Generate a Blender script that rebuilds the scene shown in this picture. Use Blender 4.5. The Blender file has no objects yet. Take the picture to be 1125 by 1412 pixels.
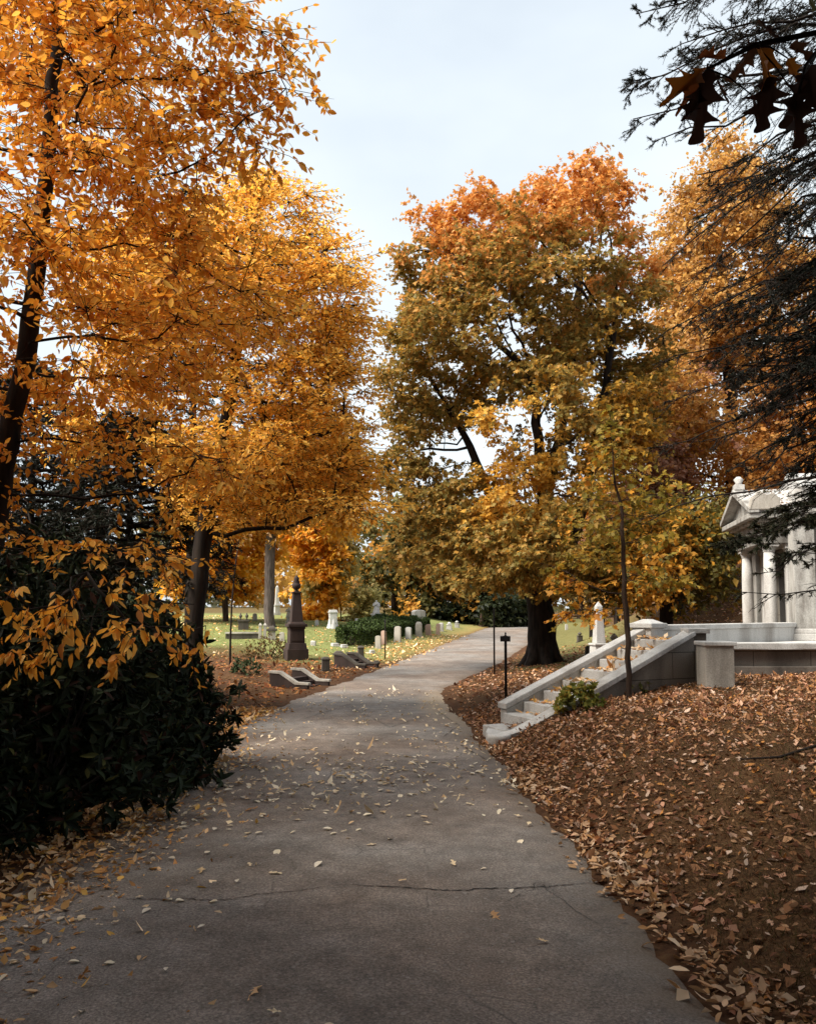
import bpy, bmesh, math, random
import numpy as np
from mathutils import Vector, Matrix

random.seed(7)
rng = np.random.default_rng(7)
SC = bpy.context.scene
COL = SC.collection
PI = math.pi

# ------------------------------------------------------------------ camera
F = 1130.0            # focal length in photograph pixels (1125 x 1412)
TH = math.radians(4.0)
EYE = 1.7
CY = 840 - F * math.tan(TH)
cam_d = bpy.data.cameras.new('camera')
cam = bpy.data.objects.new('camera', cam_d)
COL.objects.link(cam)
cam.location = (0, 0, EYE)
cam.rotation_euler = (PI / 2 + TH, 0, 0)
cam_d.sensor_fit = 'VERTICAL'
cam_d.sensor_height = 24
cam_d.lens = F / 1412 * 24
cam_d.shift_y = (CY - 706) / 1412
cam_d.clip_start = 0.05
cam_d.clip_end = 3000
SC.camera = cam

def at(px, py, Y):
    xc, yc = (px - 562.5) / F, -(py - CY) / F
    dx = xc
    dy = math.cos(TH) - yc * math.sin(TH)
    dz = math.sin(TH) + yc * math.cos(TH)
    t = Y / dy
    return np.array((dx * t, Y, EYE + dz * t))

# ------------------------------------------------------------------ terrain
RY = [-8, 3.4, 5.3, 9.6, 12.5, 16, 18, 20, 26, 37, 57, 74, 120, 700]
RX = [1.55, 1.43, 1.31, 1.09, 0.95, 0.70, 0.9, 1.4, 3.0, 5.5, 9.0, 13, 25, 200]
LY = [-8, 5, 12, 15.7, 22.6, 36.7, 57, 74, 120, 700]
LX = [-2.7, -2.5, -2.75, -2.16, -1.04, 1.46, 5.2, 9.3, 21, 196]

def _sm(a, b, x):
    t = np.clip((x - a) / (b - a), 0, 1)
    return t * t * (3 - 2 * t)

def xr(y): return np.interp(y, RY, RX)
def xl(y): return np.interp(y, LY, LX)

def H(x, y, ditch=True):
    x = np.asarray(x, float); y = np.asarray(y, float)
    z = .012 * np.log1p(np.exp(np.clip((y - 25) / 3, -30, 30))) * 3
    z = np.where(y > 110, z + 0 * y, z)
    dr = np.maximum(0, x - xr(y))
    dl = np.maximum(0, xl(y) - x)
    A = .20 + .36 * _sm(4.5, 9.0, y) - .48 * _sm(12.8, 17, y)
    s = .10 - .06 * _sm(6, 10, y) + .02 * _sm(12.5, 17, y)
    rise = A * (1 - np.exp(-dr * dr / (dr + .12) / .95)) + s * np.minimum(dr, 9 + .1 * dr)
    z = z + rise
    z = z + 3.6 * np.exp(-(((x - 17) / 8.0) ** 2 + ((y - 31) / 9.0) ** 2)) * _sm(1, 6, dr)
    z = z + .05 * np.minimum(dl * dl / (dl + .4), 14) * (1 - .5 * _sm(14, 24, y))
    z = z + .55 * _sm(26, 48, y) * _sm(.5, 6, dl)
    # small bumps off the road
    off = np.clip(dr + dl, 0, 1)
    z = z + off * (.035 * np.sin(1.7 * x + .6 * y) * np.sin(1.3 * y - .5 * x) + .02 * np.sin(4.1 * x + 1) * np.sin(3.7 * y + 2))
    if ditch:
        ins = np.minimum(xr(y) - x, x - xl(y))
        z = z - .05 * _sm(.02, .3, ins)
    return z

def h1(x, y): return float(H(x, y, False))

def gp(px, py):
    """The point of the ground seen at a photograph pixel."""
    d0 = at(px, py, 1.0)
    dx, dz = d0[0], d0[2] - EYE
    ys = np.concatenate([np.arange(2.5, 60, .02), np.arange(60, 160, .1)])
    zz = EYE + dz * ys
    hit = np.nonzero(zz <= H(dx * ys, ys, False))[0]
    Y = ys[hit[0]] if len(hit) else 110.0
    return np.array((dx * Y, Y, h1(dx * Y, Y)))

def mpp(Y): return Y / F       # metres to one photograph pixel at depth Y

# ------------------------------------------------------------------ materials
def new_mat(name):
    m = bpy.data.materials.new(name); m.use_nodes = True
    nt = m.node_tree; nt.nodes.clear()
    return m, nt, nt.nodes, nt.links

def N(nt, t, **kw):
    n = nt.nodes.new(t)
    for k, v in kw.items():
        if k.startswith('i_'):
            key = k[2:]
            n.inputs[int(key) if key.isdigit() else key.replace('_', ' ')].default_value = v
        else:
            setattr(n, k, v)
    return n

def ramp(nt, stops):
    r = nt.nodes.new('ShaderNodeValToRGB')
    els = r.color_ramp.elements
    while len(els) < len(stops): els.new(.5)
    for e, (p, c) in zip(els, stops):
        e.position = p
        e.color = (c, c, c, 1) if isinstance(c, (int, float)) else (*c, 1)
    return r

def mixc(nt, fac, a, b, mode='MIX'):
    m = nt.nodes.new('ShaderNodeMix'); m.data_type = 'RGBA'; m.blend_type = mode
    for sock, v in ((m.inputs[0], fac), (m.inputs[6], a), (m.inputs[7], b)):
        if hasattr(v, 'links'): nt.links.new(v, sock)
        elif isinstance(v, (int, float)): sock.default_value = v
        else: sock.default_value = (*v, 1)
    return m.outputs[2]

def leaf_mat(name, trans=.4, rough=.55, spec=.25):
    m, nt, n, l = new_mat(name)
    c = N(nt, 'ShaderNodeAttribute', attribute_name='Col')
    p = N(nt, 'ShaderNodeBsdfPrincipled', i_Roughness=rough)
    p.inputs['Specular IOR Level'].default_value = spec
    t = N(nt, 'ShaderNodeBsdfTranslucent')
    mx = N(nt, 'ShaderNodeMixShader'); mx.inputs[0].default_value = trans
    o = N(nt, 'ShaderNodeOutputMaterial')
    l.new(c.outputs['Color'], p.inputs['Base Color']); l.new(c.outputs['Color'], t.inputs['Color'])
    l.new(p.outputs[0], mx.inputs[1]); l.new(t.outputs[0], mx.inputs[2]); l.new(mx.outputs[0], o.inputs[0])
    return m

def bark_mat(name, c1, c2, scale=14):
    m, nt, n, l = new_mat(name)
    tc = N(nt, 'ShaderNodeTexCoord')
    mp = N(nt, 'ShaderNodeMapping'); mp.inputs['Scale'].default_value = (1, 1, .18)
    no = N(nt, 'ShaderNodeTexNoise', i_Scale=scale, i_Detail=6.0)
    l.new(tc.outputs['Object'], mp.inputs[0]); l.new(mp.outputs[0], no.inputs['Vector'])
    r = ramp(nt, [(.35, c1), (.7, c2)]); l.new(no.outputs[0], r.inputs[0])
    p = N(nt, 'ShaderNodeBsdfPrincipled', i_Roughness=.9)
    p.inputs['Specular IOR Level'].default_value = .15
    b = N(nt, 'ShaderNodeBump', i_Strength=.8, i_Distance=.02)
    l.new(no.outputs[0], b.inputs['Height']); l.new(b.outputs[0], p.inputs['Normal'])
    l.new(r.outputs[0], p.inputs['Base Color'])
    o = N(nt, 'ShaderNodeOutputMaterial'); l.new(p.outputs[0], o.inputs[0])
    return m

def stone_mat(name, base, dark, amount=.5, scale=3.0, grain=60, rough=.8, streak=True):
    m, nt, n, l = new_mat(name)
    tc = N(nt, 'ShaderNodeTexCoord')
    mp = N(nt, 'ShaderNodeMapping'); mp.inputs['Scale'].default_value = (1, 1, .3 if streak else 1)
    l.new(tc.outputs['Object'], mp.inputs[0])
    st = N(nt, 'ShaderNodeTexNoise', i_Scale=scale, i_Detail=7.0, i_Roughness=.65)
    l.new(mp.outputs[0], st.inputs['Vector'])
    gr = N(nt, 'ShaderNodeTexNoise', i_Scale=grain, i_Detail=3.0)
    l.new(tc.outputs['Object'], gr.inputs['Vector'])
    r = ramp(nt, [(.42, 0.0), (.72, amount)]); l.new(st.outputs[0], r.inputs[0])
    c = mixc(nt, r.outputs[0], base, dark)
    g = ramp(nt, [(.3, .75), (.7, 1.1)]); l.new(gr.outputs[0], g.inputs[0])
    c = mixc(nt, 1.0, c, g.outputs[0], 'MULTIPLY')
    p = N(nt, 'ShaderNodeBsdfPrincipled', i_Roughness=rough)
    p.inputs['Specular IOR Level'].default_value = .3
    l.new(c, p.inputs['Base Color'])
    b = N(nt, 'ShaderNodeBump', i_Strength=.35, i_Distance=.01)
    l.new(gr.outputs[0], b.inputs['Height']); l.new(b.outputs[0], p.inputs['Normal'])
    o = N(nt, 'ShaderNodeOutputMaterial'); l.new(p.outputs[0], o.inputs[0])
    return m

M = {}
M['yellow_leaf'] = leaf_mat('autumn_leaf', .5, .5, .3)
M['maple_leaf'] = leaf_mat('maple_leaf', .42, .55, .25)
M['dark_leaf'] = leaf_mat('evergreen_leaf', .12, .6, .14)
M['needle'] = leaf_mat('needle', .1, .6, .15)
M['litter'] = leaf_mat('dry_leaf', .15, .7, .2)
M['grass'] = leaf_mat('grass_blade', .25, .7, .15)
M['bark_dark'] = bark_mat('dark_bark', (.012, .009, .008), (.035, .026, .02))
M['bark_grey'] = bark_mat('grey_bark', (.07, .055, .05), (.17, .14, .13))
M['bark_brown'] = bark_mat('brown_bark', (.025, .016, .012), (.07, .045, .032))
M['granite'] = stone_mat('pale_granite', (.54, .53, .51), (.19, .165, .14), .75, 2.5)
M['white_stone'] = stone_mat('white_stone', (.72, .72, .71), (.3, .28, .26), .5, 3)
M['marble'] = stone_mat('weathered_marble', (.41, .40, .375), (.085, .07, .058), .95, 4.2)
M['limestone'] = stone_mat('weathered_limestone', (.46, .43, .38), (.13, .11, .09), .8, 2.6)
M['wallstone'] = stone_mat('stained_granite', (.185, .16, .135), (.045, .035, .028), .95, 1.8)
M['brownstone'] = stone_mat('brownstone', (.05, .032, .027), (.014, .010, .009), .8, 3)
M['darkstone'] = stone_mat('mossy_slate', (.10, .085, .07), (.03, .026, .02), .8, 4)
M['pinkstone'] = stone_mat('pink_sandstone', (.48, .33, .26), (.2, .14, .11), .6, 4)
M['metal'] = stone_mat('black_iron', (.012, .012, .013), (.03, .02, .016), .4, 8, 120, .5)
def ashlar_mat(name, base, dark, amount, bw=.85, bh=.36):
    m = stone_mat(name, base, dark, amount, 1.8)
    nt = m.node_tree; l = nt.links
    p = next(n for n in nt.nodes if n.type == 'BSDF_PRINCIPLED')
    src = p.inputs['Base Color'].links[0].from_socket
    tc = N(nt, 'ShaderNodeTexCoord'); mp = N(nt, 'ShaderNodeMapping'); mp.inputs['Rotation'].default_value = (PI / 2, 0, 0)
    l.new(tc.outputs['Object'], mp.inputs[0])
    br = N(nt, 'ShaderNodeTexBrick'); l.new(mp.outputs[0], br.inputs['Vector'])
    for k, v in (('Scale', 1.0), ('Mortar Size', .006), ('Brick Width', bw), ('Row Height', bh), ('Mortar Smooth', .3)): br.inputs[k].default_value = v
    br.inputs['Color1'].default_value = (.86, .86, .86, 1); br.inputs['Color2'].default_value = (1.08, 1.06, 1.03, 1); br.inputs['Mortar'].default_value = (.22, .2, .18, 1)
    l.new(mixc(nt, 1.0, src, br.outputs['Color'], 'MULTIPLY'), p.inputs['Base Color'])
    return m
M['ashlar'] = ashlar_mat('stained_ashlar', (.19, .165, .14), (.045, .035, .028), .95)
M['chamber'] = ashlar_mat('chamber_ashlar', (.28, .26, .23), (.06, .05, .04), .95, 1.0, .45)
M['roofslab'] = stone_mat('roof_stone', (.50, .50, .49), (.12, .10, .085), .9, 3.5, streak=False)

# ------------------------------------------------------------------ object helpers
def tag(o, label=None, cat=None, group=None, kind=None):
    for k, v in (('label', label), ('category', cat), ('group', group), ('kind', kind)):
        if v: o[k] = v
    return o

def empty(name, loc, label, cat, group=None, rz=0.0):
    o = bpy.data.objects.new(name, None); COL.objects.link(o)
    o.location = [float(v) for v in loc]; o.rotation_euler = (0, 0, rz)
    o.empty_display_size = .2
    return tag(o, label, cat, group)

class Acc:
    """Collects vertices and faces (numpy) and links them as ONE mesh object."""
    def __init__(s): s.V = []; s.C = []; s.Fc = []; s.n = 0
    def add(s, V, faces, col=None):
        V = np.asarray(V, float).reshape(-1, 3)
        s.V.append(V)
        if col is None: col = (.5, .5, .5)
        col = np.asarray(col, float)
        if col.ndim == 1: col = np.tile(col, (len(V), 1))
        s.C.append(col)
        for f in faces: s.Fc.append(np.asarray(f, np.int64) + s.n)
        s.n += len(V)
    def build(s, name, mat, parent=None, loc=None, smooth=False):
        me = bpy.data.meshes.new(name)
        V = np.concatenate(s.V) if s.V else np.zeros((0, 3))
        off = np.zeros(3)
        if parent is not None: off = np.array(parent.location)
        elif loc is not None: off = np.asarray(loc, float)
        V = V - off
        me.vertices.add(len(V)); me.vertices.foreach_set('co', V.astype(np.float32).ravel())
        sizes = np.concatenate([np.full(len(f), f.shape[1], np.int32) for f in s.Fc])
        loops = np.concatenate([f.ravel() for f in s.Fc]).astype(np.int32)
        me.loops.add(len(loops)); me.loops.foreach_set('vertex_index', loops)
        starts = np.zeros(len(sizes), np.int32); starts[1:] = np.cumsum(sizes)[:-1]
        me.polygons.add(len(sizes)); me.polygons.foreach_set('loop_start', starts)
        me.update(calc_edges=True)
        ca = me.color_attributes.new('Col', 'FLOAT_COLOR', 'POINT')
        C4 = np.ones((len(V), 4), np.float32); C4[:, :3] = np.concatenate(s.C)
        ca.data.foreach_set('color', C4.ravel())
        if smooth: me.polygons.foreach_set('use_smooth', np.ones(len(sizes), bool))
        me.materials.append(mat)
        o = bpy.data.objects.new(name, me); COL.objects.link(o)
        if parent is not None: o.parent = parent
        else: o.location = off
        return o

def unit(v):
    v = np.asarray(v, float)
    return v / np.maximum(np.linalg.norm(v, axis=-1, keepdims=True), 1e-9)

def tubes(acc, P, R, sides=3, col=(.05, .04, .03)):
    """P (C,n,3) centre lines, R (C,n) radii."""
    P = np.asarray(P, float); R = np.asarray(R, float)
    C, n, _ = P.shape
    T = np.empty_like(P)
    T[:, 1:-1] = P[:, 2:] - P[:, :-2]; T[:, 0] = P[:, 1] - P[:, 0]; T[:, -1] = P[:, -1] - P[:, -2]
    T = unit(T)
    mean = unit(P[:, -1] - P[:, 0])
    ref = np.where(np.abs(mean[:, 2:3]) < .75, np.array([[0, 0, 1.]]), np.array([[1., .2, 0]]))
    U = unit(np.cross(T, ref[:, None, :])); W = np.cross(T, U)
    a = np.arange(sides) * 2 * PI / sides
    ring = U[:, :, None, :] * np.cos(a)[None, None, :, None] + W[:, :, None, :] * np.sin(a)[None, None, :, None]
    V = P[:, :, None, :] + ring * R[:, :, None, None]
    idx = np.arange(C * n * sides).reshape(C, n, sides)
    A = idx[:, :-1, :]; B = idx[:, 1:, :]
    q = np.stack([A, np.roll(A, -1, 2), np.roll(B, -1, 2), B], -1).reshape(-1, 4)
    acc.add(V.reshape(-1, 3), [q], col)

# leaf templates: x across, y along, z up
def T_oval():
    v = [(0, 0, 0), (0, .5, -.04), (0, 1, .0), (-.2, .22, .05), (-.27, .5, .07), (-.16, .8, .04), (.2, .22, .05), (.27, .5, .07), (.16, .8, .04)]
    return np.array(v), [np.array([[0, 1, 4, 3], [1, 2, 5, 4], [0, 6, 7, 1], [1, 7, 8, 2]])]
def T_rhomb(w=.36):
    v = [(0, 0, 0), (-w, .5, .08), (0, 1, 0), (w, .5, .08)]
    return np.array(v), [np.array([[0, 2, 1], [0, 3, 2]])]
def T_lobed():
    h = [(.0, .0), (.22, -.02), (.14, .2), (.52, .22), (.34, .42), (.50, .62), (.2, .6), (.16, .78)]
    v = [(0, 0, 0), (0, .45, -.03), (0, 1, .0)]
    L = [(-x, y, .10 * x) for x, y in h[1:]]; Rr = [(x, y, .10 * x) for x, y in h[1:]]
    v += L + Rr; k = len(L)
    left = [0, 1, 2] + [3 + i for i in range(k - 1, -1, -1)]
    right = [2, 1, 0] + [3 + k + i for i in range(k)]
    return np.array(v), [np.array([left]), np.array([right])]
def T_smooth(n=26, w=.36, lobes=3.6):
    y = np.linspace(.04, .97, n)
    env = np.sin(PI * y ** .85) ** .75
    hw = w * env * (.62 + .38 * np.cos(2 * PI * lobes * (y - .12))) + .015
    yy = y + .05 * np.sin(2 * PI * lobes * (y - .02))
    h = list(zip(hw, yy))
    v = [(0, 0, 0), (0, .33, -.03), (0, .66, -.03), (0, 1, .0)]
    L = [(-x, q, .22 * x + .05 * math.sin(9 * q)) for x, q in h]; Rr = [(x, q, .22 * x - .05 * math.sin(8 * q)) for x, q in h]
    v += L + Rr; k = len(L)
    return np.array(v), [np.array([[0, 1, 2, 3] + [4 + i for i in range(k - 1, -1, -1)]]), np.array([[3, 2, 1, 0] + [4 + k + i for i in range(k)]])]
def T_oak():
    h = [(.05, .02), (.2, .1), (.1, .2), (.36, .34), (.15, .42), (.42, .62), (.17, .66), (.25, .86), (.08, .86)]
    v = [(0, 0, 0), (0, .5, -.03), (0, 1, .0)]
    L = [(-x, y, .12 * x) for x, y in h]; Rr = [(x, y, .12 * x) for x, y in h]
    v += L + Rr; k = len(L)
    left = [0, 1, 2] + [3 + i for i in range(k - 1, -1, -1)]
    right = [2, 1, 0] + [3 + k + i for i in range(k)]
    return np.array(v), [np.array([left]), np.array([right])]
def T_tri(w=.12):
    return np.array([(-w, 0, 0), (w, 0, 0), (0, 1, 0)]), [np.array([[0, 1, 2]])]
OVAL, RHOMB, LOBED, OAKLEAF, TRI, SMOOTH, SMALLOAK = T_oval(), T_rhomb(), T_lobed(), T_oak(), T_tri(), T_smooth(), T_smooth(14, .3, 2.6)

def leaves(acc, P, D, Nm, S, tmpl, col, curl=.3):
    T, faces = tmpl
    k = len(T); n = len(P)
    if n == 0: return
    D = unit(D); X = unit(np.cross(D, Nm)); Z = np.cross(X, D)
    S = np.asarray(S, float)
    c = rng.normal(-.1, curl, n)
    zz = T[None, :, 2] * rng.uniform(.3, 2.2, n)[:, None] + c[:, None] * (T[None, :, 1] ** 2)
    wx = T[None, :, 0] * rng.uniform(.8, 1.15, n)[:, None]
    V = P[:, None, :] + S[:, None, None] * (X[:, None, :] * wx[:, :, None] + D[:, None, :] * T[None, :, 1, None] + Z[:, None, :] * zz[:, :, None])
    base = (np.arange(n) * k)[:, None, None]
    F_ = [(f[None] + base).reshape(-1, f.shape[1]) for f in faces]
    acc.add(V.reshape(-1, 3), F_, np.repeat(np.asarray(col, float), k, 0))

def nz(P, f, seed):
    r = np.random.default_rng(seed)
    K = r.normal(0, f, (7, 3)); ph = r.uniform(0, 2 * PI, 7)
    return np.sin(P @ K.T + ph).sum(1) / 3.0        # about -1.5 .. 1.5

def pick(cols, w, n):
    cols = np.asarray(cols, float); w = np.asarray(w, float)
    return cols[rng.choice(len(cols), n, p=w / w.sum())]

# solid builder --------------------------------------------------------------
class MB:
    def __init__(s): s.bm = bmesh.new()
    def _bev(s, vs, b):
        if b > 0:
            es = list({e for v in vs for e in v.link_edges})
            bmesh.ops.bevel(s.bm, geom=es, offset=b, segments=2, affect='EDGES', profile=.6)
    def box(s, x0, x1, y0, y1, z0, z1, b=.012, top=None):
        """top=(kx,ky): scale of the top face."""
        kx, ky = top or (1, 1)
        cx, cy = (x0 + x1) / 2, (y0 + y1) / 2
        hx, hy = (x1 - x0) / 2, (y1 - y0) / 2
        pts = [(cx + sx * hx, cy + sy * hy, z0) for sx, sy in ((-1, -1), (1, -1), (1, 1), (-1, 1))] + \
              [(cx + sx * hx * kx, cy + sy * hy * ky, z1) for sx, sy in ((-1, -1), (1, -1), (1, 1), (-1, 1))]
        v = [s.bm.verts.new(p) for p in pts]
        for f in ((3, 2, 1, 0), (4, 5, 6, 7), (0, 1, 5, 4), (1, 2, 6, 5), (2, 3, 7, 6), (3, 0, 4, 7)):
            s.bm.faces.new([v[i] for i in f])
        s._bev(v, min(b, .3 * min(x1 - x0, y1 - y0, abs(z1 - z0)), .3 * min(hx * 2 * max(kx, .02), hy * 2 * max(ky, .02))))
        return s
    def cbox(s, cx, cy, w, d, z0, z1, b=.012, top=None):
        return s.box(cx - w / 2, cx + w / 2, cy - d / 2, cy + d / 2, z0, z1, b, top)
    def prism(s, poly, axis, a0, a1, b=.01):
        """poly of 2-d points, extruded along axis ('x','y','z') from a0 to a1."""
        def P(p, a):
            return {'x': (a, p[0], p[1]), 'y': (p[0], a, p[1]), 'z': (p[0], p[1], a)}[axis]
        A = [s.bm.verts.new(P(p, a0)) for p in poly]; B = [s.bm.verts.new(P(p, a1)) for p in poly]
        n = len(poly)
        s.bm.faces.new(A[::-1]); s.bm.faces.new(B)
        for i in range(n): s.bm.faces.new((A[i], A[(i + 1) % n], B[(i + 1) % n], B[i]))
        s._bev(A + B, b)
        return s
    def lathe(s, prof, cx=0, cy=0, seg=20):
        rings = []
        for r, z in prof:
            rings.append([s.bm.verts.new((cx + r * math.cos(2 * PI * i / seg), cy + r * math.sin(2 * PI * i / seg), z)) for i in range(seg)])
        for a, b in zip(rings, rings[1:]):
            for i in range(seg):
                f = s.bm.faces.new((a[i], a[(i + 1) % seg], b[(i + 1) % seg], b[i])); f.smooth = True
        s.bm.faces.new(rings[0][::-1]); s.bm.faces.new(rings[-1])
        return s
    def sheet(s, quads):
        for q in quads: s.bm.faces.new([s.bm.verts.new(p) for p in q])
        return s
    def build(s, name, mat, parent=None, loc=None, rz=0.0):
        bmesh.ops.recalc_face_normals(s.bm, faces=s.bm.faces)
        me = bpy.data.meshes.new(name); s.bm.to_mesh(me); s.bm.free()
        me.materials.append(mat)
        o = bpy.data.objects.new(name, me); COL.objects.link(o)
        if parent is not None: o.parent = parent
        if loc is not None: o.location = [float(v) for v in loc]
        o.rotation_euler = (0, 0, rz)
        return o
# ------------------------------------------------------------------ ground and road
def grow(a, b, step, far, k=1.12):
    v = list(np.arange(a, b + 1e-6, step))
    s = step; x = b
    while x < far: s *= k; x += s; v.append(x)
    return v
def axis(lo, a, b, step, hi, k=1.12):
    left = [-q for q in grow(-a, -a, step, -lo, k)][1:][::-1] if lo < a else []
    return np.array(left + grow(a, b, step, hi, k))
gx = axis(-500, -9, 9, .15, 500); gy = axis(-60, -4, 32, .2, 900, 1.06)
X, Y = np.meshgrid(gx, gy)
Z = H(X, Y)
P = np.stack([X, Y, Z], -1).reshape(-1, 3)
nx, ny = len(gx), len(gy)
I = np.arange(nx * ny).reshape(ny, nx)
Q = np.stack([I[:-1, :-1], I[:-1, 1:], I[1:, 1:], I[1:, :-1]], -1).reshape(-1, 4)
px_, py_ = P[:, 0], P[:, 1]
dl = xl(py_) - px_; dr = px_ - xr(py_)
nn = nz(P * [1, 1, 0], .5, 3)
# what grows where: r = green lawn, g = leaf-covered, b = worn dry strip by the road
lawn = _sm(25, 31, py_ + 2.5 * nn) * _sm(-.2, .6, dl) * (1 - .8 * _sm(58, 70, py_))
lawn = np.maximum(lawn, .55 * _sm(20, 24, py_ + nn) * _sm(.2, 1.2, dr) * (1 - _sm(3.0, 5.5, dr)) * (1 - _sm(70, 90, py_)))
leafy = np.clip(.8 + .25 * nn, 0, 1) * np.clip(_sm(0, .4, dr) + _sm(0, .5, dl), 0, 1) * (1 - .85 * lawn)
dry = _sm(24, 34, py_) * np.clip(_sm(2.8, .3, dl) * (dl > -.5), 0, 1) * .9
acc = Acc(); acc.add(P, [Q], np.stack([lawn, leafy, dry], -1))

m, nt, n, l = new_mat('ground')
at_ = N(nt, 'ShaderNodeAttribute', attribute_name='Col')
sep = N(nt, 'ShaderNodeSeparateColor'); l.new(at_.outputs['Color'], sep.inputs[0])
tc = N(nt, 'ShaderNodeTexCoord')
n1 = N(nt, 'ShaderNodeTexNoise', i_Scale=9.0, i_Detail=8.0, i_Roughness=.7); l.new(tc.outputs['Object'], n1.inputs['Vector'])
n2 = N(nt, 'ShaderNodeTexNoise', i_Scale=.9, i_Detail=5.0); l.new(tc.outputs['Object'], n2.inputs['Vector'])
vo = N(nt, 'ShaderNodeTexNoise', i_Scale=38.0, i_Detail=4.0, i_Roughness=.7); l.new(tc.outputs['Object'], vo.inputs['Vector'])
soil = ramp(nt, [(.3, (.035, .015, .008)), (.55, (.085, .042, .021)), (.75, (.13, .075, .036))]); l.new(n1.outputs[0], soil.inputs[0])
lit = ramp(nt, [(.3, (.035, .018, .008)), (.48, (.10, .052, .022)), (.6, (.20, .11, .05)), (.75, (.30, .18, .09))]); l.new(vo.outputs[0], lit.inputs[0])
grs = ramp(nt, [(.3, (.11, .13, .04)), (.5, (.18, .20, .07)), (.7, (.30, .28, .11))]); l.new(n1.outputs[0], grs.inputs[0])
dryc = ramp(nt, [(.3, (.19, .13, .045)), (.7, (.38, .25, .10))]); l.new(n1.outputs[0], dryc.inputs[0])
f = N(nt, 'ShaderNodeMath', operation='MULTIPLY'); l.new(sep.outputs['Green'], f.inputs[0])
fr = ramp(nt, [(.35, .25), (.6, .85)]); l.new(n2.outputs[0], fr.inputs[0]); l.new(fr.outputs[0], f.inputs[1])
c = mixc(nt, f.outputs[0], soil.outputs[0], lit.outputs[0])
c = mixc(nt, sep.outputs['Red'], c, grs.outputs[0])
fd = N(nt, 'ShaderNodeMath', operation='MULTIPLY'); l.new(sep.outputs['Blue'], fd.inputs[0]); l.new(fr.outputs[0], fd.inputs[1])
c = mixc(nt, fd.outputs[0], c, dryc.outputs[0])
p = N(nt, 'ShaderNodeBsdfPrincipled', i_Roughness=.95); p.inputs['Specular IOR Level'].default_value = .1
l.new(c, p.inputs['Base Color'])
b = N(nt, 'ShaderNodeBump', i_Strength=.9, i_Distance=.03); l.new(n1.outputs[0], b.inputs['Height']); l.new(b.outputs[0], p.inputs['Normal'])
o = N(nt, 'ShaderNodeOutputMaterial'); l.new(p.outputs[0], o.inputs[0])
M['ground'] = m
tag(acc.build('ground', m, smooth=True), kind='structure')

# road sheet with ragged edges
ys = np.array(grow(-6, 40, .12, 130, 1.05))
K = 15
rows = []; ed = []
e1 = .07 * np.sin(ys * 2.3) + .05 * np.sin(ys * 5.1 + 1) + .03 * np.sin(ys * 13.0) + .025 * np.sin(ys * 29 + 2)
e2 = .07 * np.sin(ys * 1.9 + 3) + .05 * np.sin(ys * 4.4) + .03 * np.sin(ys * 11.0 + 2) + .025 * np.sin(ys * 31)
for k in range(K + 1):
    t = k / K
    x = (xl(ys) + e1) * (1 - t) + (xr(ys) + e2) * t
    crown = .03 * 4 * t * (1 - t)
    z = H(np.clip(x, xl(ys), xr(ys)), ys, False) + .004 - .03 * (4 * (t - .5) ** 2) ** 6 + crown
    rows.append(np.stack([x, ys, z], -1)); ed.append(np.full(len(ys), min(t, 1 - t) * 2))
P = np.stack(rows, 1).reshape(-1, 3); ed = np.stack(ed, 1).reshape(-1)
I = np.arange(len(ys) * (K + 1)).reshape(len(ys), K + 1)
Q = np.stack([I[:-1, :-1], I[:-1, 1:], I[1:, 1:], I[1:, :-1]], -1).reshape(-1, 4)
right = (np.tile(np.linspace(0, 1, K + 1), len(ys)))
sand = _sm(.62, 1.0, right) * np.exp(-((P[:, 1] - 14.5) / 3.2) ** 2)
acc = Acc(); acc.add(P, [Q], np.stack([1 - ed, sand, right], -1))
m, nt, n, l = new_mat('old_asphalt')
at_ = N(nt, 'ShaderNodeAttribute', attribute_name='Col')
sep = N(nt, 'ShaderNodeSeparateColor'); l.new(at_.outputs['Color'], sep.inputs[0])
tc = N(nt, 'ShaderNodeTexCoord')
n1 = N(nt, 'ShaderNodeTexNoise', i_Scale=75.0, i_Detail=5.0, i_Roughness=.75); l.new(tc.outputs['Object'], n1.inputs['Vector'])
n2 = N(nt, 'ShaderNodeTexNoise', i_Scale=.8, i_Detail=6.0, i_Roughness=.62); l.new(tc.outputs['Object'], n2.inputs['Vector'])
n3 = N(nt, 'ShaderNodeTexNoise', i_Scale=5.0, i_Detail=5.0, i_Roughness=.6); l.new(tc.outputs['Object'], n3.inputs['Vector'])
vo = N(nt, 'ShaderNodeTexVoronoi', i_Scale=62.0); l.new(tc.outputs['Object'], vo.inputs['Vector'])
base = ramp(nt, [(.3, (.128, .104, .086)), (.5, (.192, .170, .150)), (.7, (.270, .250, .230))]); l.new(n2.outputs[0], base.inputs[0])
mid = ramp(nt, [(.3, .72), (.7, 1.22)]); l.new(n3.outputs[0], mid.inputs[0])
c = mixc(nt, 1.0, base.outputs[0], mid.outputs[0], 'MULTIPLY')
sp = ramp(nt, [(.3, .30), (.5, 1.0), (.70, 2.1)]); l.new(n1.outputs[0], sp.inputs[0])
c = mixc(nt, 1.0, c, sp.outputs[0], 'MULTIPLY')
n5 = N(nt, 'ShaderNodeTexNoise', i_Scale=.38, i_Detail=3.0); l.new(tc.outputs['Object'], n5.inputs['Vector'])
wr = ramp(nt, [(.40, 0.0), (.62, 1.0)]); l.new(n5.outputs[0], wr.inputs[0])
c = mixc(nt, wr.outputs[0], c, mixc(nt, 1.0, c, (.98, .84, .74), 'MULTIPLY'))
n6 = N(nt, 'ShaderNodeTexNoise', i_Scale=2.6, i_Detail=7.0, i_Roughness=.7); l.new(tc.outputs['Object'], n6.inputs['Vector'])
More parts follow.
